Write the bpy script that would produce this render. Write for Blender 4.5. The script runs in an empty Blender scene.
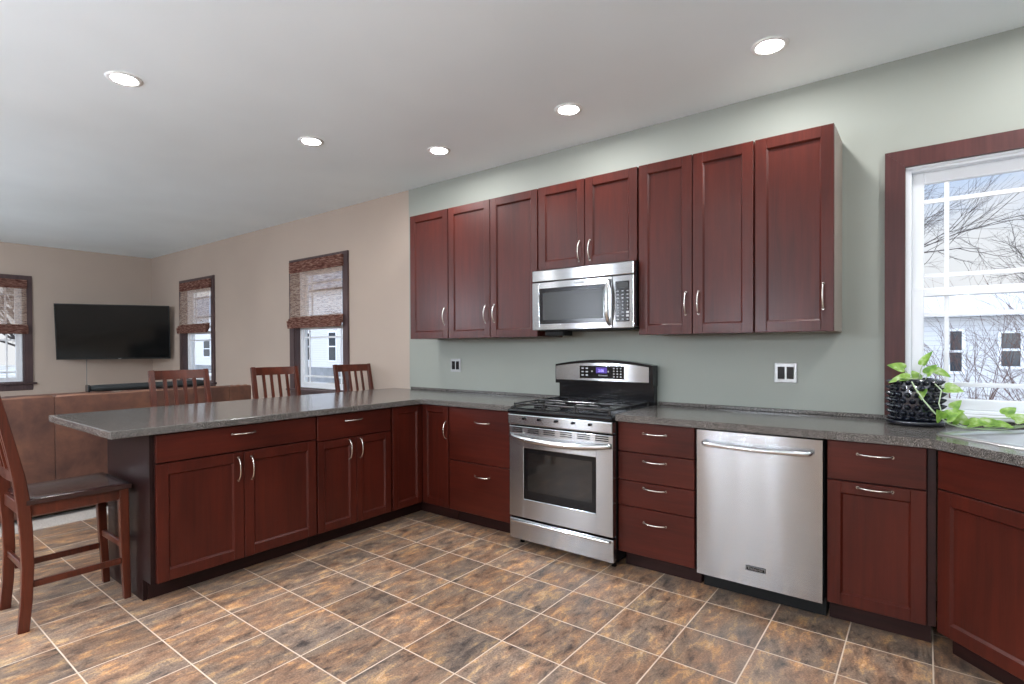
import bpy, bmesh, math, random
from mathutils import Matrix, Vector, noise
PI = math.pi
S = bpy.context.scene
COL = S.collection
random.seed(7)

# ------------------------------------------------------------------ camera
cam_d = bpy.data.cameras.new('camera')
cam = bpy.data.objects.new('camera', cam_d)
COL.objects.link(cam)
cam_d.sensor_fit = 'HORIZONTAL'
cam_d.sensor_width = 36.0
cam_d.lens = 540.0 / 1024.0 * 36.0
cam_d.shift_y = 10.65 / 1024.0
cam_d.clip_start = 0.05
cam_d.clip_end = 300
cam.matrix_world = (Matrix.Translation((0.972, -3.489, 1.303)) @ Matrix.Rotation(0.6535, 4, 'Z')
                    @ Matrix.Rotation(PI / 2 - 0.0097, 4, 'X') @ Matrix.Rotation(-0.0043, 4, 'Z'))
S.camera = cam

# ------------------------------------------------------------------ view / sampling
S.view_settings.view_transform = 'Standard'
S.view_settings.look = 'None'
S.view_settings.gamma = 1.0
S.view_settings.use_curve_mapping = False
S.view_settings.exposure = 0.75
cy = S.cycles
cy.max_bounces = 10
cy.diffuse_bounces = 6
cy.glossy_bounces = 4
cy.transparent_max_bounces = 24
cy.sample_clamp_indirect = 4.0
cy.sample_clamp_direct = 0.0
cy.caustics_reflective = False
cy.caustics_refractive = False
cy.use_denoising = True

# ------------------------------------------------------------------ world: bright winter sky
SKY = 0.58
SUN_GLOW = 5.0
CAN_L = 240.0
GLOBE_L = 300.0  # brightness of the added pendant lamps
w = bpy.data.worlds.new('sky')
S.world = w
w.use_nodes = True
nt = w.node_tree
nt.nodes.clear()


def N(tree, typ, **kw):
    n = tree.nodes.new(typ)
    for k, v in kw.items():
        if k == 'inp':
            for kk, vv in v.items():
                n.inputs[kk].default_value = vv
        else:
            setattr(n, k, v)
    return n


def ramp(tree, stops):
    r = tree.nodes.new('ShaderNodeValToRGB')
    els = r.color_ramp.elements
    while len(els) < len(stops):
        els.new(0.5)
    for e, (p, c) in zip(els, stops):
        e.position = p
        e.color = (*c, 1) if len(c) == 3 else c
    return r


tc = N(nt, 'ShaderNodeTexCoord')
sep = N(nt, 'ShaderNodeSeparateXYZ')
nt.links.new(tc.outputs['Generated'], sep.inputs[0])
grad = ramp(nt, [(0.0, (.84, .84, .85)), (0.50, (.92, .93, .95)), (0.575, (.90, .93, .98)), (0.645, (.38, .59, .97)), (0.75, (.60, .70, .88)), (1.0, (.62, .70, .84))])
mp = N(nt, 'ShaderNodeMapRange', inp={'From Min': -1.0, 'From Max': 1.0})
nt.links.new(sep.outputs['Z'], mp.inputs['Value'])
nt.links.new(mp.outputs[0], grad.inputs[0])
nz = N(nt, 'ShaderNodeTexNoise', inp={'Scale': 5.0, 'Detail': 6.0, 'Roughness': .6})
mpp = N(nt, 'ShaderNodeMapping', inp={'Scale': (1, 1, 2.2)})
nt.links.new(tc.outputs['Generated'], mpp.inputs[0])
nt.links.new(mpp.outputs[0], nz.inputs['Vector'])
cl = ramp(nt, [(0.50, (0, 0, 0)), (0.66, (.85, .85, .85))])
nt.links.new(nz.outputs['Fac'], cl.inputs[0])
mx = N(nt, 'ShaderNodeMixRGB', inp={'Color2': (.93, .94, .97, 1)})
nt.links.new(cl.outputs[0], mx.inputs['Fac'])
nt.links.new(grad.outputs[0], mx.inputs['Color1'])
# broad glow added to the unseen southern sky (-y), as of sun behind cloud
dot = N(nt, 'ShaderNodeVectorMath', operation='DOT_PRODUCT')
dot.inputs[1].default_value = Vector((0.25, -0.80, 0.42)).normalized()
nt.links.new(tc.outputs['Generated'], dot.inputs[0])
mxd = N(nt, 'ShaderNodeMath', operation='MAXIMUM', inp={1: 0.0})
nt.links.new(dot.outputs['Value'], mxd.inputs[0])
pw = N(nt, 'ShaderNodeMath', operation='POWER', inp={1: 3.0})
nt.links.new(mxd.outputs[0], pw.inputs[0])
ml = N(nt, 'ShaderNodeMath', operation='MULTIPLY_ADD', inp={1: SUN_GLOW, 2: 1.0})
nt.links.new(pw.outputs[0], ml.inputs[0])
ms = N(nt, 'ShaderNodeMath', operation='MULTIPLY', inp={1: SKY})
nt.links.new(ml.outputs[0], ms.inputs[0])
bg = N(nt, 'ShaderNodeBackground')
nt.links.new(mx.outputs[0], bg.inputs['Color'])
nt.links.new(ms.outputs[0], bg.inputs['Strength'])
wo = N(nt, 'ShaderNodeOutputWorld')
nt.links.new(bg.outputs[0], wo.inputs[0])


def portal(loc, sx, sy, direction):
    d = bpy.data.lights.new('window_portal', 'AREA')
    d.shape = 'RECTANGLE'
    d.size = sx
    d.size_y = sy
    d.energy = 1
    d.cycles.is_portal = True
    o = bpy.data.objects.new('window_portal', d)
    COL.objects.link(o)
    o.location = loc
    o.rotation_euler = Vector(direction).to_track_quat('-Z', 'Z').to_euler()


# ------------------------------------------------------------------ materials
def mat(name):
    m = bpy.data.materials.new(name)
    m.use_nodes = True
    t = m.node_tree
    return m, t, t.nodes['Principled BSDF']


def flat(name, col, rough=.5, metal=0.0, spec=.5, coat=0.0, bump=0.0, bscale=200.0, var=0.0, vscale=6.0):
    m, t, b = mat(name)
    b.inputs['Base Color'].default_value = (*col, 1)
    b.inputs['Roughness'].default_value = rough
    b.inputs['Metallic'].default_value = metal
    b.inputs['Specular IOR Level'].default_value = spec
    b.inputs['Coat Weight'].default_value = coat
    c = N(t, 'ShaderNodeTexCoord')
    if var:
        n = N(t, 'ShaderNodeTexNoise', inp={'Scale': vscale, 'Detail': 5.0})
        t.links.new(c.outputs['Object'], n.inputs['Vector'])
        r = ramp(t, [(.3, tuple(x * (1 - var) for x in col)), (.7, tuple(min(1, x * (1 + var)) for x in col))])
        t.links.new(n.outputs['Fac'], r.inputs[0])
        t.links.new(r.outputs[0], b.inputs['Base Color'])
    if bump:
        n = N(t, 'ShaderNodeTexNoise', inp={'Scale': bscale, 'Detail': 3.0})
        t.links.new(c.outputs['Object'], n.inputs['Vector'])
        bp = N(t, 'ShaderNodeBump', inp={'Strength': bump, 'Distance': .002})
        t.links.new(n.outputs['Fac'], bp.inputs['Height'])
        t.links.new(bp.outputs[0], b.inputs['Normal'])
    return m


def wood(name, dark, light, axis=2, rough=.34, coat=.06, spec=.26):
    m, t, b = mat(name)
    c = N(t, 'ShaderNodeTexCoord')
    sc = [38.0, 38.0, 38.0]
    sc[axis] = 2.2
    mpn = N(t, 'ShaderNodeMapping', inp={'Scale': tuple(sc)})
    t.links.new(c.outputs['Object'], mpn.inputs[0])
    n1 = N(t, 'ShaderNodeTexNoise', inp={'Scale': 1.0, 'Detail': 6.0, 'Roughness': .65, 'Distortion': .6})
    t.links.new(mpn.outputs[0], n1.inputs['Vector'])
    sc2 = [5.0, 5.0, 5.0]
    sc2[axis] = 1.6
    mp2 = N(t, 'ShaderNodeMapping', inp={'Scale': tuple(sc2)})
    t.links.new(c.outputs['Object'], mp2.inputs[0])
    n2 = N(t, 'ShaderNodeTexNoise', inp={'Scale': 1.0, 'Detail': 4.0})
    t.links.new(mp2.outputs[0], n2.inputs['Vector'])
    ad = N(t, 'ShaderNodeMath', operation='MULTIPLY_ADD', inp={1: .55})
    t.links.new(n1.outputs['Fac'], ad.inputs[0])
    mm = N(t, 'ShaderNodeMath', operation='MULTIPLY', inp={1: .45})
    t.links.new(n2.outputs['Fac'], mm.inputs[0])
    t.links.new(mm.outputs[0], ad.inputs[2])
    r = ramp(t, [(.33, dark), (.67, light)])
    t.links.new(ad.outputs[0], r.inputs[0])
    t.links.new(r.outputs[0], b.inputs['Base Color'])
    b.inputs['Roughness'].default_value = rough
    b.inputs['Specular IOR Level'].default_value = spec
    b.inputs['Coat Weight'].default_value = coat
    b.inputs['Coat Roughness'].default_value = .22
    bp = N(t, 'ShaderNodeBump', inp={'Strength': .08, 'Distance': .001})
    t.links.new(n1.outputs['Fac'], bp.inputs['Height'])
    t.links.new(bp.outputs[0], b.inputs['Normal'])
    return m


def stainless(name, col=(.43, .44, .45), rough=.20, axis=0, aniso=1.0):
    """brushed steel: fine scratches along the given axis"""
    m, t, b = mat(name)
    c = N(t, 'ShaderNodeTexCoord')
    sc = [900.0, 900.0, 900.0]
    sc[axis] = 4.0
    mpn = N(t, 'ShaderNodeMapping', inp={'Scale': tuple(sc)})
    t.links.new(c.outputs['Object'], mpn.inputs[0])
    n = N(t, 'ShaderNodeTexNoise', inp={'Scale': 1.0, 'Detail': 2.0})
    t.links.new(mpn.outputs[0], n.inputs['Vector'])
    r = ramp(t, [(.3, tuple(x * .9 for x in col)), (.7, tuple(min(1, x * 1.08) for x in col))])
    t.links.new(n.outputs['Fac'], r.inputs[0])
    t.links.new(r.outputs[0], b.inputs['Base Color'])
    b.inputs['Metallic'].default_value = 1.0
    b.inputs['Roughness'].default_value = rough
    b.inputs['Anisotropic'].default_value = aniso
    b.inputs['Anisotropic Rotation'].default_value = .25
    tg = N(t, 'ShaderNodeTangent', direction_type='RADIAL', axis='Z')
    t.links.new(tg.outputs[0], b.inputs['Tangent'])
    return m


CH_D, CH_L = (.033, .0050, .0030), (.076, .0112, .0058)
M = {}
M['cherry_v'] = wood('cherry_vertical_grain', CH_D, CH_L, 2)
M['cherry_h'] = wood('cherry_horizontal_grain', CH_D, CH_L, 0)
M['cherry_dark'] = wood('cherry_shadowed_kick', (.012, .004, .0035), (.030, .008, .006), 0, .5, .0)  # shade of recessed kicks and bodies put into a darker cherry
M['espresso'] = wood('espresso_panel', (.009, .0035, .0035), (.020, .0065, .006), 2, .36, 0.0, .2)
M['cab_side_lit'] = flat('window_lit_cabinet_side', (.30, .25, .21), .4, var=.08)  # end cabinet side: window light put into its lighter colour
M['trim_wood'] = wood('trim_wood', (.045, .014, .013), (.095, .030, .027), 2, .42, .05)
M['trim_dark'] = wood('trim_wood_dark', (.045, .028, .030), (.10, .062, .060), 2, .4, .1)
M['chair_wood'] = wood('chair_wood', (.030, .008, .005), (.105, .022, .010), 2, .30, .12)
M['chair_seat'] = wood('chair_seat_wood', (.016, .007, .007), (.038, .015, .013), 1, .22, .35)
M['nickel'] = flat('brushed_nickel', (.78, .74, .68), .25, 1.0)
M['steel'] = stainless('stainless_steel')
M['steel_plain'] = flat('polished_steel', (.60, .60, .60), .20, 1.0)
M['steel_sink'] = flat('sink_steel', (.74, .75, .76), .28, 1.0)
M['black'] = flat('black_enamel', (.005, .005, .006), .16, 0, .32)
M['black_matte'] = flat('black_matte', (.006, .006, .006), .6, 0, .3)
M['iron'] = flat('cast_iron', (.020, .021, .023), .22, 0.0, .9)
M['glass_black'] = flat('dark_oven_glass', (.012, .011, .010), .06, 0, .6)
M['glass_mw'] = flat('microwave_window', (.030, .031, .029), .25, 0, .25)
M['button'] = flat('button_print', (.55, .55, .55), .5)
M['white'] = flat('white_vinyl', (.80, .82, .84), .35)
M['white_plastic'] = flat('white_plastic', (.85, .85, .83), .4)
M['plate_silver'] = flat('silver_plate', (.36, .36, .355), .35, .7)
M['tv_screen'] = flat('tv_screen', (.004, .005, .005), .10, 0, .25)
M['fabric_black'] = flat('soundbar_cloth', (.010, .013, .014), .75, bump=.4, bscale=300)
M['cord'] = flat('cord_grey', (.20, .19, .18), .5)
M['pot'] = flat('glazed_navy_black', (.008, .010, .017), .15, 0, .6, coat=.5)
M['soil'] = flat('potting_soil', (.03, .02, .014), .9)
M['vine'] = flat('vine_green', (.42, .52, .32), .5)
M['siding'] = None


def paint(name, col, tex=.12):
    m, t, b = mat(name)
    c = N(t, 'ShaderNodeTexCoord')
    n = N(t, 'ShaderNodeTexNoise', inp={'Scale': 140.0, 'Detail': 3.0})
    t.links.new(c.outputs['Object'], n.inputs['Vector'])
    n2 = N(t, 'ShaderNodeTexNoise', inp={'Scale': 1.3, 'Detail': 2.0})
    t.links.new(c.outputs['Object'], n2.inputs['Vector'])
    r = ramp(t, [(.3, tuple(x * .97 for x in col)), (.7, tuple(x * 1.03 for x in col))])
    t.links.new(n2.outputs['Fac'], r.inputs[0])
    t.links.new(r.outputs[0], b.inputs['Base Color'])
    b.inputs['Roughness'].default_value = .6
    b.inputs['Specular IOR Level'].default_value = .3
    bp = N(t, 'ShaderNodeBump', inp={'Strength': tex, 'Distance': .002})
    t.links.new(n.outputs['Fac'], bp.inputs['Height'])
    t.links.new(bp.outputs[0], b.inputs['Normal'])
    return m


M['green'] = paint('sage_green_paint', (.292, .306, .270))
M['beige'] = paint('warm_beige_paint', (.425, .343, .283))
M['ceiling'] = paint('ceiling_white', (.82, .885, .90), .06)


def mat_counter():
    m, t, b = mat('speckled_grey_laminate')
    c = N(t, 'ShaderNodeTexCoord')
    n = N(t, 'ShaderNodeTexNoise', inp={'Scale': 330.0, 'Detail': 2.0, 'Roughness': .8})
    t.links.new(c.outputs['Object'], n.inputs['Vector'])
    r = ramp(t, [(.38, (.014, .013, .013)), (.47, (.064, .059, .055)), (.55, (.105, .096, .088)), (.64, (.40, .37, .34))])
    t.links.new(n.outputs['Fac'], r.inputs[0])
    n2 = N(t, 'ShaderNodeTexNoise', inp={'Scale': 22.0, 'Detail': 4.0})
    t.links.new(c.outputs['Object'], n2.inputs['Vector'])
    r2 = ramp(t, [(.3, (.88, .88, .88)), (.7, (1.10, 1.08, 1.07))])
    t.links.new(n2.outputs['Fac'], r2.inputs[0])
    mxn = N(t, 'ShaderNodeMixRGB', blend_type='MULTIPLY', inp={'Fac': 1.0})
    t.links.new(r.outputs[0], mxn.inputs['Color1'])
    t.links.new(r2.outputs[0], mxn.inputs['Color2'])
    t.links.new(mxn.outputs[0], b.inputs['Base Color'])
    b.inputs['Roughness'].default_value = .16
    b.inputs['Specular IOR Level'].default_value = .5
    return m


M['counter'] = mat_counter()

TX, TY, TS = -1.7344, -0.7127, 0.3038


def mat_tile():
    m, t, b = mat('slate_look_tile')
    c = N(t, 'ShaderNodeTexCoord')
    sp = N(t, 'ShaderNodeSeparateXYZ')
    t.links.new(c.outputs['Object'], sp.inputs[0])
    fr, fl = {}, {}
    for ax, off in (('X', TX), ('Y', TY)):
        a = N(t, 'ShaderNodeMath', operation='MULTIPLY_ADD', inp={1: 1 / TS, 2: -off / TS})
        t.links.new(sp.outputs[ax], a.inputs[0])
        f = N(t, 'ShaderNodeMath', operation='FLOOR')
        t.links.new(a.outputs[0], f.inputs[0])
        g = N(t, 'ShaderNodeMath', operation='FRACT')
        t.links.new(a.outputs[0], g.inputs[0])
        # distance to nearest joint
        p = N(t, 'ShaderNodeMath', operation='PINGPONG', inp={1: .5})
        t.links.new(a.outputs[0], p.inputs[0])
        fr[ax], fl[ax] = p, f
    mn = N(t, 'ShaderNodeMath', operation='MINIMUM')
    t.links.new(fr['X'].outputs[0], mn.inputs[0])
    t.links.new(fr['Y'].outputs[0], mn.inputs[1])
    joint = ramp(t, [(.0070, (1, 1, 1)), (.0105, (0, 0, 0))])
    t.links.new(mn.outputs[0], joint.inputs[0])
    cell = N(t, 'ShaderNodeCombineXYZ')
    t.links.new(fl['X'].outputs[0], cell.inputs[0])
    t.links.new(fl['Y'].outputs[0], cell.inputs[1])
    wn = N(t, 'ShaderNodeTexWhiteNoise', noise_dimensions='2D')
    t.links.new(cell.outputs[0], wn.inputs['Vector'])
    # offset the slate texture per tile
    off = N(t, 'ShaderNodeVectorMath', operation='SCALE', inp={'Scale': 40.0})
    t.links.new(wn.outputs['Color'], off.inputs[0])
    add = N(t, 'ShaderNodeVectorMath', operation='ADD')
    t.links.new(c.outputs['Object'], add.inputs[0])
    t.links.new(off.outputs[0], add.inputs[1])
    mpn = N(t, 'ShaderNodeMapping', inp={'Scale': (19.0, 7.5, 8.0), 'Rotation': (0, 0, .35)})
    t.links.new(add.outputs[0], mpn.inputs[0])
    n1 = N(t, 'ShaderNodeTexNoise', inp={'Scale': 1.0, 'Detail': 12.0, 'Roughness': .72, 'Distortion': .35})
    t.links.new(mpn.outputs[0], n1.inputs['Vector'])
    sl = ramp(t, [(.30, (.032, .026, .023)), (.39, (.115, .083, .066)), (.47, (.205, .142, .104)),
                  (.54, (.26, .182, .130)), (.61, (.43, .265, .130)), (.72, (.52, .41, .31))])
    t.links.new(n1.outputs['Fac'], sl.inputs[0])
    n2 = N(t, 'ShaderNodeTexNoise', inp={'Scale': .30, 'Detail': 4.0})
    t.links.new(mpn.outputs[0], n2.inputs['Vector'])
    tint = ramp(t, [(.34, (.84, .89, .95)), (.46, (1.05, 1.02, .98)), (.55, (1.16, .95, .80)), (.66, (.98, .97, .96))])
    t.links.new(n2.outputs['Fac'], tint.inputs[0])
    mu = N(t, 'ShaderNodeMixRGB', blend_type='MULTIPLY', inp={'Fac': 1.0})
    t.links.new(sl.outputs[0], mu.inputs['Color1'])
    t.links.new(tint.outputs[0], mu.inputs['Color2'])
    # per tile value
    vr = N(t, 'ShaderNodeMapRange', inp={'To Min': .80, 'To Max': 1.22})
    t.links.new(wn.outputs['Value'], vr.inputs['Value'])
    mv = N(t, 'ShaderNodeVectorMath', operation='SCALE')
    t.links.new(mu.outputs[0], mv.inputs[0])
    t.links.new(vr.outputs[0], mv.inputs['Scale'])
    n3 = N(t, 'ShaderNodeTexNoise', inp={'Scale': 130.0, 'Detail': 3.0, 'Roughness': .7})
    t.links.new(c.outputs['Object'], n3.inputs['Vector'])
    fine = ramp(t, [(.32, (.66, .66, .66)), (.68, (1.34, 1.34, 1.34))])
    t.links.new(n3.outputs['Fac'], fine.inputs[0])
    mf_ = N(t, 'ShaderNodeMixRGB', blend_type='MULTIPLY', inp={'Fac': 1.0})
    t.links.new(mv.outputs[0], mf_.inputs['Color1'])
    t.links.new(fine.outputs[0], mf_.inputs['Color2'])
    mv = mf_
    mixj = N(t, 'ShaderNodeMixRGB', inp={'Color2': (.62, .49, .38, 1)})
    t.links.new(joint.outputs[0], mixj.inputs['Fac'])
    t.links.new(mv.outputs[0], mixj.inputs['Color1'])
    t.links.new(mixj.outputs[0], b.inputs['Base Color'])
    rr = ramp(t, [(.3, (.34, .34, .34)), (.7, (.52, .52, .52))])
    t.links.new(n1.outputs['Fac'], rr.inputs[0])
    t.links.new(rr.outputs[0], b.inputs['Roughness'])
    hgt = N(t, 'ShaderNodeMath', operation='SUBTRACT')
    t.links.new(n1.outputs['Fac'], hgt.inputs[0])
    t.links.new(joint.outputs[0], hgt.inputs[1])
    bp = N(t, 'ShaderNodeBump', inp={'Strength': .35, 'Distance': .004})
    t.links.new(hgt.outputs[0], bp.inputs['Height'])
    t.links.new(bp.outputs[0], b.inputs['Normal'])
    return m


M['tile'] = mat_tile()
M['carpet'] = flat('beige_carpet', (.46, .42, .38), .95, 0, .1, bump=1.0, bscale=160, var=.18, vscale=120)


def mat_leather():
    m, t, b = mat('mottled_brown_suede')
    c = N(t, 'ShaderNodeTexCoord')
    n = N(t, 'ShaderNodeTexNoise', inp={'Scale': 3.6, 'Detail': 8.0, 'Roughness': .66, 'Distortion': .25})
    t.links.new(c.outputs['Object'], n.inputs['Vector'])
    r = ramp(t, [(.30, (.045, .018, .012)), (.5, (.092, .037, .023)), (.70, (.165, .068, .036))])
    t.links.new(n.outputs['Fac'], r.inputs[0])
    t.links.new(r.outputs[0], b.inputs['Base Color'])
    b.inputs['Roughness'].default_value = .55
    n2 = N(t, 'ShaderNodeTexNoise', inp={'Scale': 9.0, 'Detail': 3.0})
    t.links.new(c.outputs['Object'], n2.inputs['Vector'])
    bp = N(t, 'ShaderNodeBump', inp={'Strength': .25, 'Distance': .01})
    t.links.new(n2.outputs['Fac'], bp.inputs['Height'])
    t.links.new(bp.outputs[0], b.inputs['Normal'])
    return m


M['leather'] = mat_leather()
M['piping'] = flat('suede_piping', (.20, .095, .058), .6)


def mat_glass():
    m = bpy.data.materials.new('window_glass')
    m.use_nodes = True
    t = m.node_tree
    t.nodes.clear()
    o = N(t, 'ShaderNodeOutputMaterial')
    tr = N(t, 'ShaderNodeBsdfTransparent', inp={'Color': (.985, .99, .99, 1)})
    g = N(t, 'ShaderNodeBsdfGlossy', inp={'Roughness': .02})
    f = N(t, 'ShaderNodeFresnel', inp={'IOR': 1.18})
    mxs = N(t, 'ShaderNodeMixShader')
    ge = N(t, 'ShaderNodeNewGeometry')
    fo = N(t, 'ShaderNodeMath', operation='SUBTRACT', inp={0: 1.0})
    t.links.new(ge.outputs['Backfacing'], fo.inputs[1])
    ff = N(t, 'ShaderNodeMath', operation='MULTIPLY')
    t.links.new(f.outputs[0], ff.inputs[0])
    t.links.new(fo.outputs[0], ff.inputs[1])
    t.links.new(ff.outputs[0], mxs.inputs[0])
    t.links.new(tr.outputs[0], mxs.inputs[1])
    t.links.new(g.outputs[0], mxs.inputs[2])
    t.links.new(mxs.outputs[0], o.inputs[0])
    return m


M['glass'] = mat_glass()


def mat_shade(name, dens, light):
    """woven reed cloth: horizontal reeds with gaps, tied by vertical threads"""
    m = bpy.data.materials.new(name)
    m.use_nodes = True
    t = m.node_tree
    t.nodes.clear()
    o = N(t, 'ShaderNodeOutputMaterial')
    c = N(t, 'ShaderNodeTexCoord')
    mpn = N(t, 'ShaderNodeMapping', inp={'Scale': (14.0, 14.0, 120.0)})
    t.links.new(c.outputs['Object'], mpn.inputs[0])
    n = N(t, 'ShaderNodeTexNoise', inp={'Scale': 1.0, 'Detail': 4.0, 'Roughness': .7})
    t.links.new(mpn.outputs[0], n.inputs['Vector'])
    r = ramp(t, [(.36, light[0]), (.5, light[1]), (.64, light[2])])
    t.links.new(n.outputs['Fac'], r.inputs[0])
    d = N(t, 'ShaderNodeBsdfDiffuse')
    tl = N(t, 'ShaderNodeBsdfTranslucent')
    t.links.new(r.outputs[0], d.inputs[0])
    t.links.new(r.outputs[0], tl.inputs[0])
    a = N(t, 'ShaderNodeMixShader', inp={0: .45})
    t.links.new(d.outputs[0], a.inputs[1])
    t.links.new(tl.outputs[0], a.inputs[2])
    tr = N(t, 'ShaderNodeBsdfTransparent')
    wv = N(t, 'ShaderNodeTexWave', wave_type='BANDS', bands_direction='Z', inp={'Scale': 30.0, 'Distortion': 3.5, 'Detail': 2.0, 'Detail Scale': 2.0})
    t.links.new(c.outputs['Object'], wv.inputs['Vector'])
    k = ramp(t, [(dens - .12, (1, 1, 1)), (dens + .12, (0, 0, 0))])
    t.links.new(wv.outputs['Fac'], k.inputs[0])
    mxs = N(t, 'ShaderNodeMixShader')
    t.links.new(k.outputs[0], mxs.inputs[0])
    t.links.new(tr.outputs[0], mxs.inputs[1])
    t.links.new(a.outputs[0], mxs.inputs[2])
    t.links.new(mxs.outputs[0], o.inputs[0])
    return m


M['weave'] = mat_shade('woven_reed_open', .62, ((.20, .10, .075), (.56, .40, .31), (.74, .60, .49)))
M['weave_dense'] = mat_shade('woven_reed_folded', 1.3, ((.075, .026, .021), (.24, .105, .080), (.50, .32, .25)))


def emis(name, col, s):
    m, t, b = mat(name)
    b.inputs['Base Color'].default_value = (0, 0, 0, 1)
    b.inputs['Emission Color'].default_value = (*col, 1)
    b.inputs['Emission Strength'].default_value = s
    return m


M['lens'] = emis('led_lens', (.98, .985, 1.0), CAN_L)
M['globe'] = emis('fill_globe', (.87, .96, 1.10), GLOBE_L)  # added lamps only; bluish to cool the warm ceiling bounce
M['lcd'] = emis('clock_display', (.10, .05, .45), .5)
M['lcd_digit'] = emis('clock_digits', (.35, .30, 1.0), 1.6)


# ------------------------------------------------------------------ mesh helpers
class MB:
    def __init__(self, mtx=None):
        self.bm = bmesh.new()
        self.mtx = mtx or Matrix.Identity(4)

    def _fin(self, verts, mi=0):
        for f in {f for v in verts for f in v.link_faces}:
            f.material_index = mi

    def box(self, x0, x1, y0, y1, z0, z1, bev=0.0, seg=1, mi=0, rot=None, pivot=None):
        x0, x1 = min(x0, x1), max(x0, x1)
        y0, y1 = min(y0, y1), max(y0, y1)
        z0, z1 = min(z0, z1), max(z0, z1)
        m = Matrix.Translation(((x0 + x1) / 2, (y0 + y1) / 2, (z0 + z1) / 2)) @ Matrix.Diagonal((x1 - x0, y1 - y0, z1 - z0, 1))
        r = bmesh.ops.create_cube(self.bm, size=1.0, matrix=m)
        vs = r['verts']
        if bev > 0:
            es = list({e for v in vs for e in v.link_edges})
            rr = bmesh.ops.bevel(self.bm, geom=es, offset=min(bev, .49 * min(x1 - x0, y1 - y0, z1 - z0)), segments=seg, affect='EDGES', profile=.5)
            vs = list({v for v in rr['verts']} | {v for v in vs if v.is_valid})
        if rot is not None:
            p = Vector(pivot or ((x0 + x1) / 2, (y0 + y1) / 2, (z0 + z1) / 2))
            bmesh.ops.transform(self.bm, matrix=Matrix.Translation(p) @ rot @ Matrix.Translation(-p), verts=vs)
        bmesh.ops.transform(self.bm, matrix=self.mtx, verts=vs)
        self._fin(vs, mi)
        return vs

    def tube(self, pts, rad, n=8, caps=True, mi=0, flatten=None):
        """round bar along pts; rad a number or list; flatten=(a,b) gives an elliptical section (a along side, b along up)"""
        pts = [Vector(p) for p in pts]
        if not isinstance(rad, (list, tuple)):
            rad = [rad] * len(pts)
        rings = []
        up = None
        for i, p in enumerate(pts):
            d = (pts[min(i + 1, len(pts) - 1)] - pts[max(i - 1, 0)]).normalized()
            if up is None:
                up = Vector((0, 0, 1)) if abs(d.z) < .9 else Vector((0, 1, 0))
            s = d.cross(up).normalized()
            u = s.cross(d).normalized()
            up = u
            fa, fb = flatten or (1, 1)
            ring = [self.bm.verts.new(self.mtx @ (p + rad[i] * (fa * math.cos(2 * PI * k / n) * s + fb * math.sin(2 * PI * k / n) * u))) for k in range(n)]
            rings.append(ring)
        for a, b in zip(rings, rings[1:]):
            for k in range(n):
                f = self.bm.faces.new((a[k], a[(k + 1) % n], b[(k + 1) % n], b[k]))
                f.material_index = mi
                f.smooth = True
        if caps:
            f = self.bm.faces.new(list(reversed(rings[0])))
            f.material_index = mi
            f = self.bm.faces.new(rings[-1])
            f.material_index = mi

    def sweep(self, pts, hw, hd, side, mi=0, bev=0.0):
        """rectangular bar along pts in the plane normal to `side`; hw half width along side, hd half depth"""
        pts = [Vector(p) for p in pts]
        side = Vector(side).normalized()
        if not isinstance(hw, (list, tuple)):
            hw = [hw] * len(pts)
        if not isinstance(hd, (list, tuple)):
            hd = [hd] * len(pts)
        rings = []
        for i, p in enumerate(pts):
            d = (pts[min(i + 1, len(pts) - 1)] - pts[max(i - 1, 0)]).normalized()
            u = side.cross(d).normalized()
            b = min(bev, hw[i] * .4, hd[i] * .4)
            if b > 0:
                prof = [(-1, -1, 1, 0), (1, -1, -1, 0), (1, -1, 0, 1), (1, 1, 0, -1), (1, 1, -1, 0), (-1, 1, 1, 0), (-1, 1, 0, -1), (-1, -1, 0, 1)]
                ring = [p + side * (a * hw[i] + c * b) + u * (e * hd[i] + f * b) for a, e, c, f in prof]
            else:
                ring = [p + side * (a * hw[i]) + u * (e * hd[i]) for a, e in ((-1, -1), (1, -1), (1, 1), (-1, 1))]
            rings.append([self.bm.verts.new(self.mtx @ v) for v in ring])
        n = len(rings[0])
        for a, b in zip(rings, rings[1:]):
            for k in range(n):
                f = self.bm.faces.new((a[k], a[(k + 1) % n], b[(k + 1) % n], b[k]))
                f.material_index = mi
        f = self.bm.faces.new(list(reversed(rings[0])))
        f.material_index = mi
        f = self.bm.faces.new(rings[-1])
        f.material_index = mi

    def lathe(self, prof, n=32, center=(0, 0, 0), mi=0, smooth=True):
        c = Vector(center)
        rings = []
        for r, z in prof:
            if r < 1e-6:
                rings.append([self.bm.verts.new(self.mtx @ (c + Vector((0, 0, z))))])
            else:
                rings.append([self.bm.verts.new(self.mtx @ (c + Vector((r * math.cos(2 * PI * k / n), r * math.sin(2 * PI * k / n), z)))) for k in range(n)])
        for a, b in zip(rings, rings[1:]):
            for k in range(n):
                k2 = (k + 1) % n
                if len(a) == 1 and len(b) == 1:
                    continue
                if len(a) == 1:
                    vs = (a[0], b[k2], b[k])
                elif len(b) == 1:
                    vs = (a[k], a[k2], b[0])
                else:
                    vs = (a[k], a[k2], b[k2], b[k])
                f = self.bm.faces.new(vs)
                f.smooth = smooth
                f.material_index = mi

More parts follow.
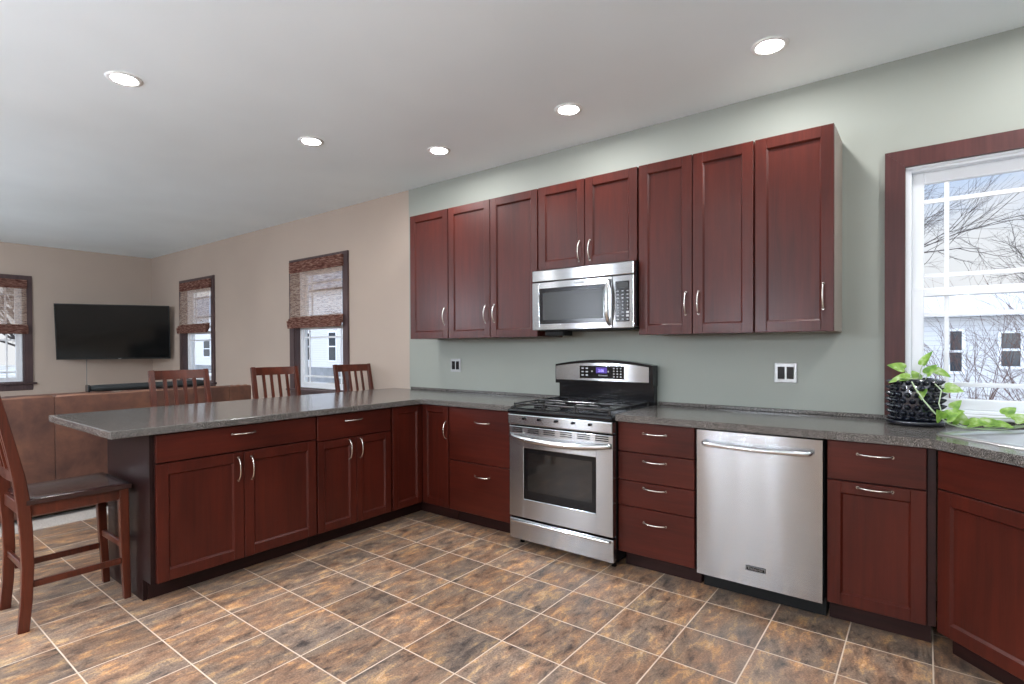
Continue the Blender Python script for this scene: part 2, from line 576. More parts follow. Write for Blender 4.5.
    def prism(self, poly, z0, z1, mi=0, hole=None):
        """vertical prism over polygon (x,y); optional hole polygon (needs same winding ccw)"""
        def ring(pl, z):
            return [self.bm.verts.new(self.mtx @ Vector((x, y, z))) for x, y in pl]
        loops = [poly] + ([hole] if hole else [])
        tops, bots = [], []
        for lp in loops:
            b, t = ring(lp, z0), ring(lp, z1)
            bots.append(b)
            tops.append(t)
            n = len(lp)
            for k in range(n):
                f = self.bm.faces.new((b[k], b[(k + 1) % n], t[(k + 1) % n], t[k]))
                f.material_index = mi
        for lst in (tops, bots):
            if not hole:
                f = self.bm.faces.new(lst[0])
                f.material_index = mi
            else:
                es = []
                for lp in lst:
                    for k in range(len(lp)):
                        es.append(self.bm.edges.get((lp[k], lp[(k + 1) % len(lp)])))
                bmesh.ops.triangle_fill(self.bm, use_beauty=True, use_dissolve=False, edges=es)
        bmesh.ops.recalc_face_normals(self.bm, faces=self.bm.faces[:])

    def quad(self, pts, mi=0):
        f = self.bm.faces.new([self.bm.verts.new(self.mtx @ Vector(p)) for p in pts])
        f.material_index = mi

    def build(self, name, mats, parent=None, loc=None, rot=None, recalc=True, smooth=False):
        if recalc:
            bmesh.ops.recalc_face_normals(self.bm, faces=self.bm.faces[:])
        if smooth:
            for f in self.bm.faces:
                f.smooth = True
        me = bpy.data.meshes.new(name)
        self.bm.to_mesh(me)
        self.bm.free()
        for m_ in (mats if isinstance(mats, (list, tuple)) else [mats]):
            me.materials.append(m_)
        o = bpy.data.objects.new(name, me)
        COL.objects.link(o)
        if parent:
            o.parent = parent
        if loc is not None:
            o.location = loc
        if rot is not None:
            o.rotation_euler = rot
        return o


def empty(name, loc=(0, 0, 0), rz=0.0):
    o = bpy.data.objects.new(name, None)
    o.empty_display_size = .1
    COL.objects.link(o)
    o.location = loc
    o.rotation_euler = (0, 0, rz)
    return o


def tag(o, label, cat, group=None):
    o['label'] = label
    o['category'] = cat
    if group:
        o['group'] = group
    return o


def structure(o):
    o['kind'] = 'structure'
    return o


def kids(o):
    return [c for c in bpy.data.objects if c.parent == o]


def copy_tree(o, parent=None):
    c = o.copy()
    COL.objects.link(c)
    c.parent = parent
    for ch in kids(o):
        copy_tree(ch, c)
    return c


def panel_wall(mb, u0, u1, z0, z1, holes, put, mi=0):
    """fill a wall rectangle around rectangular holes; put(u0,u1,z0,z1) makes one box"""
    us = sorted({u0, u1, *[h[0] for h in holes], *[h[1] for h in holes]})
    for a, b in zip(us, us[1:]):
        zz = [z0]
        for h in sorted(holes, key=lambda h: h[2]):
            if h[0] <= a + 1e-6 and h[1] >= b - 1e-6:
                zz += [h[2], h[3]]
        zz.append(z1)
        for k in range(0, len(zz), 2):
            if zz[k + 1] - zz[k] > 1e-4:
                put(a, b, zz[k], zz[k + 1])


# ------------------------------------------------------------------ room shell
XL, XR, YB, YF, ZC = -9.22, 2.07, 0.0, -7.8, 2.80
WT = .16
XT = -4.12          # tile / carpet joint
XG = -2.928         # beige / green joint
W_K = (.887, 1.883, .965, 2.229)
W_2 = (-4.90, -3.95, .835, 2.245)
W_1 = (-7.995, -7.03, .835, 2.245)
W_F = (-2.55, -1.606, .835, 2.265)      # in y, left wall
W_R = (-1.45, -.40, 1.05, 2.229)        # in y, right wall
D_B = (-8.9, -6.5, .02, 2.15)           # added patio door behind the camera, for daylight
W_L2 = (-5.6, -4.2, .7, 2.3)            # added unseen window of the left wall, in y, for living-room daylight

mb = MB()
mb.box(XT, XR + WT, YF - WT, YB + WT, -.12, 0, mi=0)
structure(mb.build('floor', M['tile']))
mb = MB()
mb.box(XL - WT, XT - .001, YF - WT, YB + WT, -.12, .006, mi=0)
structure(mb.build('floor_carpet', M['carpet']))
mb = MB()
mb.box(XL - WT, XR + WT, YF - WT, YB + WT, ZC, ZC + .12)
structure(mb.build('ceiling', M['ceiling']))

mb = MB()
panel_wall(mb, XG, XR + WT, 0, ZC, [W_K], lambda a, b, c, d: mb.box(a, b, 0, WT, c, d, mi=0))
panel_wall(mb, XL - WT, XG, 0, ZC, [W_1, W_2], lambda a, b, c, d: mb.box(a, b, 0, WT, c, d, mi=1))
structure(mb.build('wall_back', [M['green'], M['beige']]))
mb = MB()
panel_wall(mb, YF - WT, YB, 0, ZC, [W_F, W_L2], lambda a, b, c, d: mb.box(XL - WT, XL, a, b, c, d))
structure(mb.build('wall_left', M['beige']))
mb = MB()
panel_wall(mb, YF - WT, YB, 0, ZC, [W_R], lambda a, b, c, d: mb.box(XR, XR + WT, a, b, c, d))
structure(mb.build('wall_right', M['green']))
mb = MB()
panel_wall(mb, XL, XR, 0, ZC, [D_B], lambda a, b, c, d: mb.box(a, b, YF - WT, YF, c, d))
structure(mb.build('wall_front', M['beige']))
mb = MB()
mb.box(XL + .001, XL + .016, YF, -.016, .006, .10, .004)
structure(mb.build('baseboard_left', M['trim_dark']))
mb = MB()
mb.box(XL + .001, -3.2, -.016, -.001, .006, .10, .004)
structure(mb.build('baseboard_back', M['trim_dark']))


def window(name, loc, rz, wid, z0, z1, casing, cw=.089, frame=.028, stile=.052, rail=.062, setback=.055, stool=True, prairie=True, liner=None, mid=None, apron=True):
    """double-hung window; local x along the wall, -y into the room, z from the floor"""
    r = structure(empty(name, loc, rz))
    h = wid / 2
    mbc = MB()
    zl = (z0 if apron else z0 - .028) if stool else z0 - cw
    g_ = .0006
    for quad in (((-h - cw, zl), (-h, zl), (-h, z1), (-h - cw, z1 + cw)), ((h, zl), (h + cw, zl), (h + cw, z1 + cw), (h, z1)),
                 ((-h - cw + g_, z1 + cw), (-h + g_, z1), (h - g_, z1), (h + cw - g_, z1 + cw))):
        f0 = [mbc.bm.verts.new((x, -.022, z)) for x, z in quad]
        f1 = [mbc.bm.verts.new((x, -.001, z)) for x, z in quad]
        mbc.bm.faces.new(f0)
        mbc.bm.faces.new(list(reversed(f1)))
        for k in range(4):
            mbc.bm.faces.new((f0[k], f1[k], f1[(k + 1) % 4], f0[(k + 1) % 4]))
    if not stool:
        mbc.box(-h, h, -.022, -.001, z0 - cw, z0, .004)
    mbc.build('casing', casing, r)
    ml_ = MB()
    lm = liner or casing
    t = .012
    for a, b in ((-h + .001, -h + t), (h - t, h - .001)):
        ml_.box(a, b, -.001, setback, z0, z1 - .001)
    ml_.box(-h + t, h - t, -.001, setback, z1 - t, z1 - .001)
    ml_.build('jamb_liner', lm, r)
    if stool:
        ms_ = MB()
        ex = cw + .04 if apron else -.001
        ms_.box(-h - ex, h + ex, -.055 if apron else -.03, -.001, z0 - .028, z0 - .001, .006, 2)
        ms_.box(-h + .001, h - .001, -.001, setback, z0 + .0005, z0 + .012)
        ms_.build('stool', lm, r)
        if apron:
            ma = MB()
            ma.box(-h - cw, h + cw, -.02, -.001, z0 - .11, z0 - .030, .004)
            ma.build('apron_trim', casing, r)
    y0 = setback
    mf = MB()
    mf.box(-h + .001, -h + frame, y0, y0 + .085, z0 + .001, z1 - .001, .003)
    mf.box(h - frame, h - .001, y0, y0 + .085, z0 + .001, z1 - .001, .003)
    mf.box(-h + frame, h - frame, y0, y0 + .085, z1 - frame, z1 - .001, .003)
    mf.box(-h + frame, h - frame, y0, y0 + .085, z0 + .001, z0 + frame * .6, .003)
    mf.build('window_frame', M['white'], r)
    zm = mid if mid else (z0 + z1) / 2
    a = -h + frame
    for nm, yy, c, d, rb, rt in (('upper_sash', y0 + .046, zm - .018, z1 - frame, .036, rail), ('lower_sash', y0 + .010, z0 + frame * .6, zm + .022, rail * .9, .042)):
        s = MB()
        s.box(a, a + stile, yy, yy + .030, c, d, .004)
        s.box(-a - stile, -a, yy, yy + .030, c, d, .004)
        s.box(a + stile, -a - stile, yy, yy + .030, c, c + rb, .004)
        s.box(a + stile, -a - stile, yy, yy + .030, d - rt, d, .004)
        so = s.build(nm, M['white'], r)
        gx, gz0, gz1 = a + stile, c + rb, d - rt
        if prairie:
            m2 = MB()
            for x in (gx + .092, -gx - .092):
                m2.box(x - .010, x + .010, yy + .009, yy + .020, gz0, gz1, .002)
            for z in (gz0 + .072, gz1 - .092):
                m2.box(gx, -gx, yy + .0085, yy + .0205, z - .011, z + .011, .002)
            m2.build('muntins', M['white'], so)
        g = MB()
        g.box(gx - .004, -gx + .004, yy + .013, yy + .0165, gz0 - .004, gz1 + .004)
        g.build('pane', M['glass'], so)
        if nm == 'lower_sash' and stool is False:
            lk = MB()
            lk.box(-.03, .03, yy - .004, yy + .02, d + .001, d + .014, .004)
            lk.build('sash_lock', M['white_plastic'], so)
    return r


def wloc(W, axis):
    return (W[0] + W[1]) / 2, W[1] - W[0]


cx, wd = wloc(W_K, 0)
window('window_1', (cx, 0, 0), 0, wd, W_K[2], W_K[3], M['trim_wood'], cw=.087, frame=.026, stile=.052, rail=.06, setback=.012, stool=True, liner=M['white'], mid=1.575, apron=False)
cx, wd = wloc(W_2, 0)
window('window_2', (cx, 0, 0), 0, wd, W_2[2], W_2[3], M['trim_dark'], liner=M['trim_dark'], mid=1.54)
cx, wd = wloc(W_1, 0)
window('window_3', (cx, 0, 0), 0, wd, W_1[2], W_1[3], M['trim_dark'], liner=M['trim_dark'], mid=1.54)
cx, wd = wloc(W_F, 1)
window('window_4', (XL, cx, 0), PI / 2, wd, W_F[2], W_F[3], M['trim_dark'], liner=M['trim_dark'], mid=1.55)
cx, wd = wloc(W_R, 1)
window('window_5', (XR, cx, 0), -PI / 2, wd, W_R[2], W_R[3], M['trim_wood'], cw=.087, liner=M['white'], mid=1.62, setback=.012, apron=False)  # unseen window added for daylight, suggested by sheen on the peninsula doors
cx, wd = wloc(W_L2, 1)
window('window_added_6', (XL, cx, 0), PI / 2, wd, W_L2[2], W_L2[3], M['trim_dark'], liner=M['trim_dark'])
# sliding patio door, unseen behind the camera, added to let in daylight
cx, wd = wloc(D_B, 0)
dr = structure(empty('door_added_1', (cx, YF, 0), PI))
h = wd / 2
mb = MB()
mb.box(-h - .09, -h, -.022, -.001, .001, D_B[3] + .09, .004)
mb.box(h, h + .09, -.022, -.001, .001, D_B[3] + .09, .004)
mb.box(-h, h, -.022, -.001, D_B[3], D_B[3] + .09, .004)
mb.build('casing', M['trim_dark'], dr)
for a, b, yy in ((-h + .002, .03, .03), (-.03, h - .002, .08)):
    s = MB()
    for c, d in ((a, a + .07), (b - .07, b)):
        s.box(c, d, yy, yy + .04, D_B[2] + .002, D_B[3] - .002, .004)
    s.box(a + .07, b - .07, yy, yy + .04, D_B[2] + .002, D_B[2] + .09, .004)
    s.box(a + .07, b - .07, yy, yy + .04, D_B[3] - .08, D_B[3] - .002, .004)
    so = s.build('sliding_panel', M['white'], dr)
    g = MB()
    g.box(a + .066, b - .066, yy + .018, yy + .022, D_B[2] + .086, D_B[3] - .076)
    g.build('pane', M['glass'], so)

portal((1.385, .15, 1.6), .99, 1.26, (0, -1, 0))
portal((-4.425, .15, 1.54), .95, 1.4, (0, -1, 0))
portal((-7.51, .15, 1.54), .96, 1.4, (0, -1, 0))
portal((XL - .15, -2.08, 1.55), .94, 1.43, (1, 0, 0))
portal((XR + .15, -.925, 1.64), 1.05, 1.18, (-1, 0, 0))
portal((XL - .155, -4.9, 1.5), 1.4, 1.6, (1, 0, 0))
portal((-7.7, YF - .155, 1.085), 2.4, 2.13, (0, 1, 0))


# ------------------------------------------------------------------ recessed ceiling lights
def can_light(x, y, label):
    r = tag(empty('recessed_light', (x, y, ZC)), label, 'ceiling light', 'recessed ceiling lights')
    a = MB()
    a.lathe([(.058, -.002), (.060, -.006), (.070, -.0085), (.084, -.006), (.088, -.0005), (.058, -.0005)], 32)
    a.build('trim_ring', M['white_plastic'], r)
    b = MB()
    b.lathe([(0, -.0045), (.058, -.0045)], 24)
    b.build('lens', M['lens'], r, recalc=False)
    return r


can_light(.352, -.56, 'recessed ceiling light nearest the kitchen window')
can_light(-.815, -.56, 'recessed ceiling light above the microwave and range')
can_light(-1.96, -.56, 'recessed ceiling light by the beige and green wall joint')
can_light(-2.555, -1.257, 'recessed ceiling light above the middle of the peninsula')
can_light(-2.555, -2.404, 'recessed ceiling light farthest left in the ceiling')
can_light(1.50, -.56, 'recessed ceiling light over the corner sink outside the frame')
can_light(-2.555, -3.55, 'recessed ceiling light beyond the peninsula end outside the frame')
can_light(-.815, -3.55, 'recessed ceiling light left of the camera outside the frame')
can_light(-.815, -4.70, 'recessed ceiling light behind the camera, second of its row')
can_light(-.815, -5.85, 'recessed ceiling light behind the camera, last of its row')
can_light(1.50, -2.4, 'added recessed ceiling light right of the camera outside the frame')  # extra unseen can, freely placed to add light


def pendant(x, y, z, rad, offs, rz, label):
    """added fill lamp out of view: bar with three globes below a ceiling canopy"""
    r = tag(empty('fill_pendant_lamp', (x, y, ZC), rz), label, 'pendant lamp', 'added three-globe fill lamps')  # no such lamps are known; added to brighten ceiling and room
    zb = z - ZC + rad + .06
    a = MB()
    a.box(-.12, .12, -.04, .04, -.024, -.001, .004)
    a.build('canopy', M['nickel'], r)
    a = MB()
    a.tube([(0, 0, -.0245), (0, 0, zb)], .007, 8)
    a.build('rod', M['nickel'], r)
    a = MB()
    a.box(min(offs) - .03, max(offs) + .03, -.012, .012, zb - .012, zb + .0, .003)
    a.build('cross_bar', M['nickel'], r)
    for u in offs:
        a = MB()
        a.lathe([(0, zb - .0125), (.018, zb - .0125), (.026, zb - .06), (0, zb - .06)], 16, (u, 0, 0))
        sc = a.build('socket', M['nickel'], r)
        a = MB()
        pr = [(rad * math.sin(PI * k / 12), z - ZC + rad * math.cos(PI * k / 12)) for k in range(13)]
        pr[0], pr[-1] = (0, pr[0][1]), (0, pr[-1][1])
        a.lathe(pr, 20, (u, 0, 0))
        a.build('globe', M['globe'], sc)


pendant(-.75, -4.6, 1.52, .050, (-.33, 0, .33), 0, 'added three-globe fill lamp behind the camera, hung to streak the dishwasher door')
pendant(1.35, -5.3, 1.95, .055, (-.29, 0, .29), PI / 2, 'added three-globe fill lamp near the right wall behind the camera')
pendant(-3.4, -5.3, 1.95, .055, (-.29, 0, .29), PI / 2, 'added three-globe fill lamp between kitchen and living room, out of view')
pendant(-6.2, -5.0, 1.95, .055, (-.29, 0, .29), PI / 2, 'added three-globe fill lamp in the living room outside the frame')

# ------------------------------------------------------------------ cabinets
def shaker(mb, x0, x1, z0, z1, yf, fr=.055, th=.020, rec=.011, b=.003):
    """five-piece door; front at yf, facing -y"""
    mb.box(x0, x0 + fr, yf, yf + th, z0, z1, .0015)
    mb.box(x1 - fr, x1, yf, yf + th, z0, z1, .0015)
    mb.box(x0 + fr, x1 - fr, yf, yf + th, z1 - fr, z1, .0015)
    mb.box(x0 + fr, x1 - fr, yf, yf + th, z0, z0 + fr, .0015)
    # recessed flat panel
    mb.box(x0 + fr - .002, x1 - fr + .002, yf + rec, yf + th - .003, z0 + fr - .002, z1 - fr + .002)
    # sloped sticking around the panel
    i, o_ = fr + .0075, fr
    for (ax, az, bx, bz, cx_, cz, dx, dz) in (
        (x0 + o_, z0 + o_, x1 - o_, z0 + o_, x1 - i, z0 + i, x0 + i, z0 + i),
        (x1 - o_, z0 + o_, x1 - o_, z1 - o_, x1 - i, z1 - i, x1 - i, z0 + i),
        (x1 - o_, z1 - o_, x0 + o_, z1 - o_, x0 + i, z1 - i, x1 - i, z1 - i),
        (x0 + o_, z1 - o_, x0 + o_, z0 + o_, x0 + i, z0 + i, x0 + i, z1 - i)):
        mb.quad([(ax, yf + .002, az), (bx, yf + .002, bz), (cx_, yf + rec - .0003, cz), (dx, yf + rec - .0003, dz)])


def pull(mb, x, z, yf, vert=False, L=.128):
    """arched bar pull in front of face yf"""
    pts = []
    n = 12
    for k in range(n + 1):
        t = k / n * 2 - 1
        d = .004 + .026 * (1 - t ** 4) * (.65 + .35 * math.cos(t * PI / 2))
        p = (x, yf - d, z + t * L / 2) if vert else (x + t * L / 2, yf - d, z)
        pts.append(p)
    rad = [.0042 + .0018 * (abs(k / n * 2 - 1) ** 6) for k in range(n + 1)]
    mb.tube(pts, rad, 8)
    for t in (-1, 1):
        p = (x, yf, z + t * L / 2) if vert else (x + t * L / 2, yf, z)
        q_ = (p[0], yf - .006, p[2])
        mb.tube([(p[0], yf - .0005, p[2]), q_], .0065, 10)


def add_door(root, x0, x1, z0, z1, yf, hx=None, hz=None, vert=True, fr=.055, mtx=None):
    m_ = MB(mtx)
    shaker(m_, x0, x1, z0, z1, yf, fr)
    d = m_.build('door', M['cherry_v'], root, recalc=False)
    bm = bmesh.new()
    bm.from_mesh(d.data)
    bmesh.ops.recalc_face_normals(bm, faces=bm.faces[:])
    bm.to_mesh(d.data)
    bm.free()
    if hx is not None:
        h_ = MB(mtx)
        pull(h_, hx, hz, yf, vert)
        h_.build('handle', M['nickel'], d)
    return d


def add_drawer(root, x0, x1, z0, z1, yf, hx=None, hz=None):
    m_ = MB()
    m_.box(x0, x1, yf, yf + .02, z0, z1, .0022)
    d = m_.build('drawer', M['cherry_h'], root)
    if hx is not None:
        h_ = MB()
        pull(h_, hx, hz, yf, False)
        h_.build('handle', M['nickel'], d)
    return d


UY, BY = -.335, -.61
UZ0, UZ1 = 1.3785, 2.4263
BZ0, BZ1 = .113, .868


def upper(x0, x1, z0, z1, doors, label, side_r=False):
    cx_ = (x0 + x1) / 2
    r = tag(empty('upper_cabinet', (cx_, 0, z0)), label, 'cabinet', 'upper cabinets')
    a, b = x0 - cx_ + .001, x1 - cx_ - .001
    hh = z1 - z0
    m_ = MB()
    m_.box(a, b, -.312, -.002, .001, hh, .001)
    m_.build('body', [M['cab_side_lit'] if side_r else M['cherry_v']], r)
    for (d0, d1, hx) in doors:
        hz = (1.558 if z0 < 1.5 else 1.945) - z0
        add_door(r, d0 - cx_, d1 - cx_, 0.0, hh, UY, hx - cx_, hz, True, .058)
    return r


upper(-2.544, -2.092, UZ0, UZ1, [(-2.541, -2.095, -2.128)], 'single-door upper cabinet at the left end beside the beige wall')
upper(-2.090, -1.212, UZ0, UZ1, [(-2.087, -1.653, -1.694), (-1.648, -1.215, -1.607)], 'two-door upper cabinet directly left of the microwave')
upper(-1.210, -.454, 1.846, UZ1, [(-1.205, -.833, -.870), (-.828, -.458, -.790)], 'short two-door upper cabinet above the microwave')
upper(-.451, .226, UZ0, UZ1, [(-.446, -.115, -.150), (-.110, .222, -.076)], 'two-door upper cabinet directly right of the microwave')
upper(.228, .606, UZ0, UZ1, [(.232, .604, .557)], 'single-door upper cabinet at the right end nearest the window', True)


def base(name, loc, rz, x0, x1, label, group='base cabinets', kick=True, shape=None):
    r = tag(empty(name, loc, rz), label, 'cabinet', group)
    m_ = MB()
    if shape:
        m_.prism(shape, BZ0 - .001, .8735)
    else:
        m_.box(x0 + .001, x1 - .001, -.588, -.004, BZ0 - .001, .8735, .001)
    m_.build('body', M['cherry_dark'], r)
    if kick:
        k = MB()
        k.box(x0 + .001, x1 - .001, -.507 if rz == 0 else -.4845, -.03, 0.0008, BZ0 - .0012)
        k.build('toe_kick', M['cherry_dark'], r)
    return r


# --- back wall run (world frame)
r = base('base_cabinet', (-1.525, 0, 0), 0, -.299, .300, 'two-drawer base cabinet directly left of the range')
add_drawer(r, -.296, .271, .481, BZ1, BY, .025, .772)
add_drawer(r, -.296, .271, BZ0, .476, BY, .025, .391)
r = base('base_cabinet', (-.229, 0, 0), 0, -.226, .226, 'four-drawer base cabinet between the range and the dishwasher')
for a, b, hz in ((.699, BZ1, .812), (.534, .695, .655), (.386, .530, .501), (BZ0, .382, .306)):
    add_drawer(r, -.224, .222, a, b, BY, .0, hz)
r = base('base_cabinet', (.805, 0, 0), 0, -.198, .190, 'base cabinet with one drawer over a pull-out door right of the dishwasher')
add_drawer(r, -.194, .172, .690, BZ1, BY, -.01, .815)
add_door(r, -.194, .172, BZ0, .684, BY, -.01, .664, False, .054)
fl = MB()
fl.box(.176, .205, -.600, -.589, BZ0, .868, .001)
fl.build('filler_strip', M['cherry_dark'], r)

# --- corner cabinet with a folding door
PX = -2.7185      # back of peninsula run; faces at x = -2.1085
r = tag(empty('corner_cabinet', (PX, 0, 0)), 'L-shaped corner base cabinet with a folding door where the peninsula meets the wall', 'cabinet', 'base cabinets')
m_ = MB()
m_.prism([(0.004, -.902), (.588, -.902), (.588, -.588), (.888, -.588), (.888, -.004), (0.004, -.004)], BZ0 - .001, .8735)
m_.build('body', M['cherry_dark'], r)
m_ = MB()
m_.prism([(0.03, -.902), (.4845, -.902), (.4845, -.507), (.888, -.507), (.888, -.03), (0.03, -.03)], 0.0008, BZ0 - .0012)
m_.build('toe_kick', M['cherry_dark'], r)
add_door(r, .6125, .886, BZ0, BZ1, BY, .866, .692, True, .050)
add_door(r, -.898, -.6125, BZ0, BZ1, BY, None, None, True, .050, mtx=Matrix.Rotation(PI / 2, 4, 'Z'))

# --- peninsula run: local x = world y, faces look to +x
r = base('base_cabinet', (PX, -1.208, 0), PI / 2, -.305, .305, 'narrower two-door peninsula base cabinet nearest the wall corner')
add_drawer(r, -.303, .290, .706, BZ1, BY, -.03, .818)
add_door(r, -.303, -.009, BZ0, .700, BY, -.065, .622, True, .050)
add_door(r, -.005, .290, BZ0, .700, BY, .024, .619, True, .050)
r = base('base_cabinet', (PX, -1.970, 0), PI / 2, -.455, .456, 'wider two-door peninsula base cabinet at the free end')
add_drawer(r, -.453, .447, .724, BZ1, BY, -.012, .823)
add_door(r, -.453, -.013, BZ0, .716, BY, -.044, .624, True, .056)
add_door(r, -.009, .447, BZ0, .716, BY, .031, .619, True, .056)
m_ = MB()
m_.box(-.02, -.001, -.588, .0205, .1125, .8735)     # end panel, notched at the toe kick
m_.box(-.02, -.001, -.486, .0205, .0008, .1125)
m_.box(-.02, 1.53, .0205, .036, .0008, .8735, .001)     # back panel facing the living room
o = m_.build('peninsula_panel', M['espresso'], None, (PX, -2.426, 0), (0, 0, PI / 2))
bpy.context.view_layer.update()
tag(o, 'dark espresso wood panel closing the end and back of the peninsula', 'panel')

# --- diagonal sink base
r = tag(empty('sink_base_cabinet', (1.010, -.640, 0), -PI / 4), 'diagonal corner sink base cabinet at the right edge of the photo', 'cabinet', 'base cabinets')
L = .632
m_ = MB()
m_.box(.001, L, .021, .040, BZ0, .8735, .001)
m_.box(.001, L, .040, .42, BZ0 - .001, BZ0 + .018)
m_.box(.001, .02, .040, .095, BZ0, .8735)
m_.box(L - .019, L, .040, .095, BZ0, .8735)
m_.box(.001, L, .40, .42, BZ0 + .018, .66)
m_.build('body', M['cherry_dark'], r)
m_ = MB()
m_.box(-.02, L, .10, .12, .0008, BZ0 - .0012)
m_.build('toe_kick', M['cherry_dark'], r)
m_ = MB()
m_.box(.004, L - .004, 0, .020, .712, BZ1, .0022)
m_.build('false_drawer_front', M['cherry_h'], r)
add_door(r, .004, L - .004, BZ0, .706, 0.0, None, None, True, .056)

# ------------------------------------------------------------------ worktops
CT0, CT1 = .8755, .914


def rounded(poly_pts, idx, rad, n=6):
    out = []
    m = len(poly_pts)
    for k, p in enumerate(poly_pts):
        if k not in idx:
            out.append(p)
            continue
        p = Vector(p)
        a = (Vector(poly_pts[k - 1]) - p).normalized()
        b = (Vector(poly_pts[(k + 1) % m]) - p).normalized()
        ang = a.angle(b)
        tl = rad / math.tan(ang / 2)
        s, e = p + a * tl, p + b * tl
        c = p + (a + b).normalized() * (rad / math.sin(ang / 2))
        a0, a1 = math.atan2(*(s - c).yx), math.atan2(*(e - c).yx)
        da = (a1 - a0 + PI) % (2 * PI) - PI
        for i in range(n + 1):
            t_ = a0 + da * i / n
            out.append((c.x + rad * math.cos(t_), c.y + rad * math.sin(t_)))
    return out


def bevel_top(o, w_):
    md = o.modifiers.new('edge', 'BEVEL')
    md.width = w_
    md.segments = 2
    md.limit_method = 'ANGLE'
    md.angle_limit = math.radians(50)


poly = [(-3.145, -2.626), (-2.072, -2.626), (-2.072, -.648), (-1.2175, -.648), (-1.2175, -.003), (-3.145, -.003)]
poly = rounded(poly, (2,), .03)
poly = rounded(poly, (0,), .012, 3)
r = tag(empty('worktop', (-2.6, -1.3, CT1)), 'speckled grey worktop covering the peninsula and the run left of the range', 'worktop')
m_ = MB(Matrix.Translation((2.6, 1.3, -CT1)))
m_.prism(poly, CT0, CT1)
o = m_.build('slab', M['counter'], r)
bevel_top(o, .004)
m_ = MB(Matrix.Translation((2.6, 1.3, -CT1)))
m_.box(-2.90, -1.2175, -.016, -.003, CT1 + .0002, CT1 + .022, .003)
m_.build('upstand', M['counter'], r)

# sink hole: rectangle rotated 45 degrees
e1 = Vector((math.sqrt(.5), -math.sqrt(.5)))    # along the diagonal front
e2 = Vector((math.sqrt(.5), math.sqrt(.5)))     # towards the corner
SK = Vector((1.062, -.475))                     # basin left front corner
SW, SD = .755, .395


def sk(u, v):
    p = SK + e1 * u + e2 * v
    return (p.x, p.y)


hole = [sk(-.012, -.012), sk(SW + .012, -.012), sk(SW + .012, SD + .012), sk(-.012, SD + .012)]
poly = [(-.4525, -.648), (.965, -.648), (.995, -.650), (1.445, -1.100), (1.445, -1.12), (2.067, -1.12), (2.067, -.003), (-.4525, -.003)]
poly = rounded(poly, (1,), .05, 3)
r = tag(empty('worktop', (.5, -.3, CT1)), 'speckled grey worktop from the range past the dishwasher to the corner sink', 'worktop')
m_ = MB(Matrix.Translation((-.5, .3, -CT1)))
m_.prism(poly, CT0, CT1, hole=hole)
o = m_.build('slab', M['counter'], r)
m_ = MB(Matrix.Translation((-.5, .3, -CT1)))
m_.box(-.4525, 2.05, -.016, -.003, CT1 + .0002, CT1 + .022, .003)
m_.build('upstand', M['counter'], r)

# ------------------------------------------------------------------ sink
r = tag(empty('sink', (SK.x, SK.y, CT1), -PI / 4), 'stainless steel drop-in sink in the corner worktop under the window', 'sink')


def rrect(x0, x1, y0, y1, rad, n=5):
    out = []
    for cx_, cy_, a0 in ((x1 - rad, y1 - rad, 0), (x0 + rad, y1 - rad, PI / 2), (x0 + rad, y0 + rad, PI), (x1 - rad, y0 + rad, 1.5 * PI)):
        for k in range(n + 1):
            t_ = a0 + PI / 2 * k / n
            out.append((cx_ + rad * math.cos(t_), cy_ + rad * math.sin(t_)))
    return out


def loft(mb, rings, close=True, mi=0):
    vs = [[mb.bm.verts.new(mb.mtx @ Vector(p)) for p in rg] for rg in rings]
    n = len(vs[0])
    for a, b in zip(vs, vs[1:]):
        for k in range(n):
            f = mb.bm.faces.new((a[k], a[(k + 1) % n], b[(k + 1) % n], b[k]))
            f.smooth = True
            f.material_index = mi
    if close:
        mb.bm.faces.new(vs[-1]).material_index = mi


m_ = MB()
R_ = [(-.045, .0008, .03), (-.043, .006, .03), (-.036, .0085, .03), (-.012, .0065, .025), (-.002, .003, .025), (0.0, -.006, .025), (.006, -.17, .05), (.04, -.195, .06)]
loft(m_, [[(x, y, z) for x, y in rrect(d, SW - d, d, SD - d, rr)] for d, z, rr in R_])
o = m_.build('basin', M['steel_sink'], r, recalc=False)
m_ = MB()
m_.lathe([(0, -.1935), (.03, -.1935), (.042, -.192), (.045, -.1945), (0, -.1945)], 24, (SW / 2, SD / 2, 0))
m_.build('drain', M['steel_plain'], r)

# ------------------------------------------------------------------ outlets
for x0, x1, lab in ((.264, .381, 'silver double wall outlet right of the range above the dishwasher'), (-2.385, -2.262, 'silver double wall outlet under the leftmost upper cabinet')):
    r = tag(empty('wall_outlet', ((x0 + x1) / 2, 0, 1.147)), lab, 'outlet', 'wall outlets')
    m_ = MB()
    m_.box(-.059, .059, -.007, -.001, -.057, .057, .003, 2)
    m_.build('cover_plate', M['plate_silver'], r)
    for sx in (-.024, .024):
        m_ = MB()
        m_.box(sx - .019, sx + .019, -.010, -.0072, -.036, .036, .0015)
        m_.build('receptacle', M['black'], r)

# ------------------------------------------------------------------ microwave
r = tag(empty('microwave', (-.829, 0, 1.415)), 'stainless steel over-the-range microwave under the short upper cabinet', 'microwave')
HW = .381
m_ = MB()
m_.box(-HW + .004, HW - .004, -.375, -.004, .012, .424, .004)
m_.build('case', M['black'], r)
m_ = MB()
m_.box(-HW, HW, -.405, -.376, .338, .418, .006, 2)
m_.build('vent_panel', M['steel'], r)
